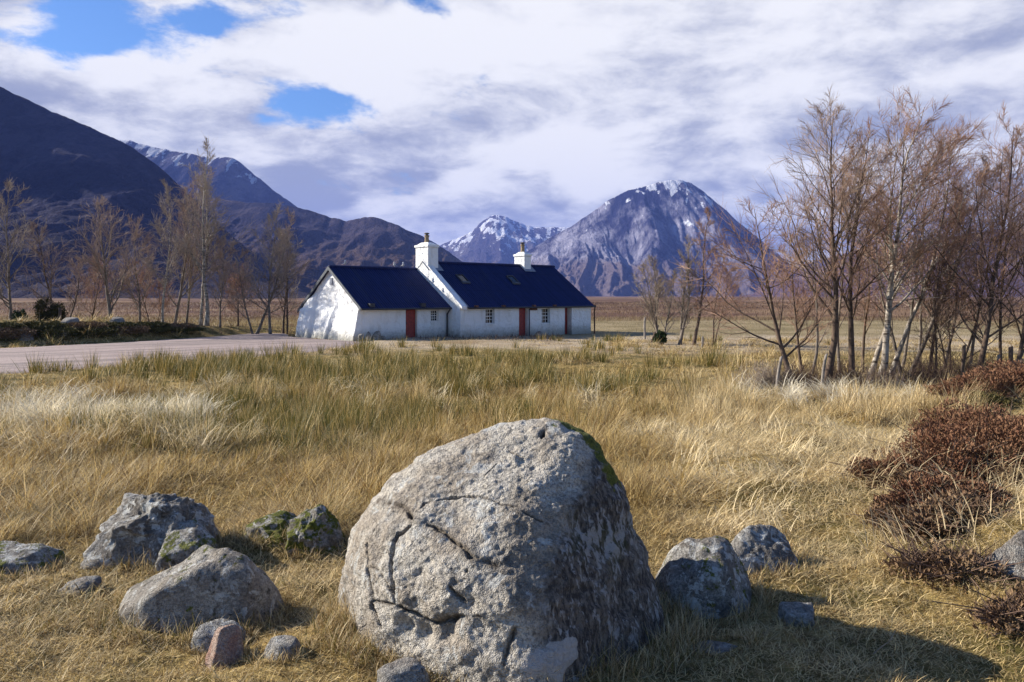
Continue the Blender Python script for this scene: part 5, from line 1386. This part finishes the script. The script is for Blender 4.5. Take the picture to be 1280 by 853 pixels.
# matted thatch of fallen straw, then standing tufts with gaps between them
sow(36000, 9, 2.3, 5.8, .05, 3, .75, .9, mode=1)
sow(17000, 10, 5.2, 10.5, .07, 3, .9, 1.1, mode=1)
sow(9000, 10, 10, 20, .12, 3, 1.0, 1.1, mode=1)
sow(8000, 10, 19, 46, .25, 3, 1.0, 1.0, mode=1)
sow(1800, 30, 2.3, 5.6, .022, 4, .8, 1.0)
sow(2600, 42, 5.0, 10.0, .045, 4, .9, 1.15)
sow(3600, 45, 9.5, 20.0, .08, 3, .95, 1.15)
sow(3400, 34, 19.0, 46.0, .14, 3, 1.0)
# bleached tresses of last year's grass combed over the hummocks
def tresses(n, x0, x1, y0, y1, L0, per, lift, tone):
    cx = rng.uniform(x0, x1, n); cy = rng.uniform(y0, y1, n); ca = rng.uniform(0, 2 * math.pi, n)
    i = np.repeat(np.arange(n), per); N = len(i)
    bx_ = cx[i] + rng.normal(0, .13, N); by_ = cy[i] + rng.normal(0, .10, N)
    m = keep_mask(bx_, by_); i, bx_, by_ = i[m], bx_[m], by_[m]; N = len(i)
    t0 = rng.uniform(.25, 1.2, N); L = L0 * rng.uniform(.6, 1.3, N)
    col = np.array(tone) * rng.uniform(.6, 1.25, (N, 1))
    fld.add(*blade_mesh(np.column_stack([bx_, by_, zg(bx_, by_) + rng.uniform(0, lift, N)]), ca[i] + rng.normal(0, .4, N), t0, t0 + rng.uniform(.5, 1.3, N), L, (.0022 + .00042 * by_) * rng.uniform(.8, 1.5, N), col, 4))
tresses(75, -7.6, -4.9, 11.2, 13.6, .42, 60, .34, (.86, .76, .54))
tresses(24, -10.5, -8.6, 15, 18, .45, 50, .34, (.80, .72, .54))
tresses(30, -6.2, -3.2, 8.3, 10.5, .34, 45, .24, (.72, .58, .33))
tresses(60, 1.6, 6.4, 7.0, 11.5, .30, 50, .10, (.84, .69, .41))
tresses(26, 1.4, 3.4, 5.2, 7.0, .22, 50, .06, (.82, .67, .40))
tresses(30, 4.8, 8.5, 16.5, 20, .5, 50, .3, (.80, .72, .54))
tresses(40, -8, 4, 14, 21, .40, 40, .36, (.74, .62, .38))
tresses(46, 2.1, 4.3, 4.5, 6.7, .26, 26, .12, (.72, .57, .33))
# grass grown up round the foot of every rock
def collar(cx, cy, a, b, n, L0):
    q = rng.uniform(0, 2 * math.pi, n); k = rng.uniform(.94, 1.22, n)
    bx_ = cx + a * k * np.cos(q); by_ = cy + b * k * np.sin(q)
    L = L0 * rng.uniform(.35, 1.3, n) * (.6 + .8 * (fbm(np.column_stack([bx_, by_]) / .12, 2, 44) + .3)).clip(.25, 1.6)
    u = rng.uniform(0, 1, n); col = lerp(np.tile(BROWN, (n, 1)), np.tile(PALE, (n, 1)), u) ; g = rng.uniform(0, 1, n) < .25; col[g] = OLIVE * rng.uniform(.7, 1.3, (g.sum(), 1))
    t0 = np.abs(rng.normal(.35, .3, n))
    fld.add(*blade_mesh(np.column_stack([bx_, by_, zg(bx_, by_) - .01]), rng.uniform(0, 6.28, n), t0, t0 + rng.uniform(.2, 1.2, n), L, (.0022 + .00042 * by_) * .85 * rng.uniform(.7, 1.3, n), col, 4))
for (cx, cy, a, b) in ROCKS:
    if cy < 7: collar(cx, cy, a, b, int(2600 * (a + b)), .05 + .22 * min(a, .35))
collar(0.0, 3.86, .78, .56, 6500, .15)
fld.build('grass', m_grass)

# rushes: upright olive clumps standing in the sward, most of them between the boulders and the track
fld2 = Field()
def rushes(n, y0, y1, pxr, hh, per, rt, thr):
    x, y = scatter(n, y0, y1, 0)
    q = 640 + F * x / y
    k = (q > pxr[0]) & (q < pxr[1]) & (fbm(np.column_stack([x / 2.2, y / 3.0]), 3, 91) > thr)
    x, y = x[k], y[k]; n = len(x)
    i = np.repeat(np.arange(n), per); N = len(i); sz = rng.uniform(.6, 1.25, n)
    r0 = np.abs(rng.normal(0, 1, N)) * rt * sz[i]; a0 = rng.uniform(0, 2 * math.pi, N)
    bx_, by_ = x[i] + r0 * np.cos(a0), y[i] + r0 * np.sin(a0)
    m = keep_mask(bx_, by_); i, bx_, by_, a0, r0 = i[m], bx_[m], by_[m], a0[m], r0[m]; N = len(i)
    L = hh * sz[i] * rng.uniform(.6, 1.15, N)
    th0 = np.clip(r0 / (rt * 2.2), 0, 1) * .5 + np.abs(rng.normal(0, .1, N)); th1 = th0 + np.abs(rng.normal(.15, .2, N))
    z = zg(bx_, by_) - .02
    u = rng.uniform(0, 1, N); tone = rng.uniform(0, 1, n)[i]
    col = lerp(np.tile(GREEN * .9, (N, 1)), np.tile(OLIVE, (N, 1)), np.clip(tone + .4 * (u - .5), 0, 1))
    b = rng.uniform(0, 1, N) < .33; col[b] = lerp(np.tile(GOLD, (b.sum(), 1)), np.tile(STRAW, (b.sum(), 1)), rng.uniform(0, 1, b.sum()))
    col *= rng.uniform(.75, 1.2, (N, 1))
    fld2.add(*blade_mesh(np.column_stack([bx_, by_, z]), a0 + rng.normal(0, .4, N), th0, th1, L, (.0026 + .00042 * by_) * rng.uniform(.7, 1.3, N), col, 3))
rushes(900, 10, 19, (-60, 760), .55, 60, .16, .02)
rushes(1100, 19, 30, (-60, 930), .62, 55, .20, -.02)
rushes(480, 28, 38, (80, 900), .60, 45, .24, .05)
rushes(260, 40, 46, (640, 900), .5, 40, .25, -.05)
rushes(300, 10, 20, (760, 1250), .40, 45, .14, .22)
fld2.build('rush_cover', m_rush)

# rough moor far beyond: heather and straw tussocks
fld3 = Field()
def moor(n, y0, y1, h, w, cols):
    x, y = scatter(n, y0, y1, 0); m = keep_mask(x, y); x, y = x[m], y[m]; n = len(x)
    v = fbm(np.column_stack([x / 7, y / 12]), 4, 95) + rng.normal(0, .12, n)
    lx = (x > 3) & (y < 82) & (x < 40)
    L = h * rng.uniform(.5, 1.4, n) * np.where(lx, .35, 1)
    col = np.where((v > .02)[:, None], np.array(cols[0]), np.array(cols[1])) * rng.uniform(.7, 1.25, (n, 1))
    col = np.where(lx[:, None], np.array((.27, .215, .11)) * rng.uniform(.7, 1.25, (n, 1)), col)
    az = rng.uniform(0, 6.28, n); t0 = np.abs(rng.normal(.3, .35, n))
    fld3.add(*blade_mesh(np.column_stack([x, y, zg(x, y) - .03]), az, t0, t0 + .5, L, w * y / 60 * rng.uniform(.6, 1.3, n), col, 3))
moor(90000, 44, 95, .30, .026, ((.15, .09, .055), (.29, .21, .11)))
moor(70000, 90, 300, .40, .03, ((.115, .065, .045), (.25, .165, .095)))
fld3.build('moor_cover', m_grass)

# ------------------------------------------------------------------ the air over the moor
m_haze = bpy.data.materials.new('air'); m_haze.use_nodes = True
t = NT(m_haze.node_tree)
for n in list(t.n): t.n.remove(n)
vo = t.node('ShaderNodeVolumePrincipled')
vo.inputs['Color'].default_value = (0.24, 0.36, 1.0, 1)
vo.inputs['Density'].default_value = 6.2e-5
vo.inputs['Anisotropy'].default_value = 0.0
mo = t.node('ShaderNodeOutputMaterial'); t.link(vo.outputs[0], mo.inputs['Volume'])
hb = MB().box((-13500, -380, -6), (13500, 12500, 960))
haze = hb.build('haze', m_haze); tag(haze, kind='stuff')
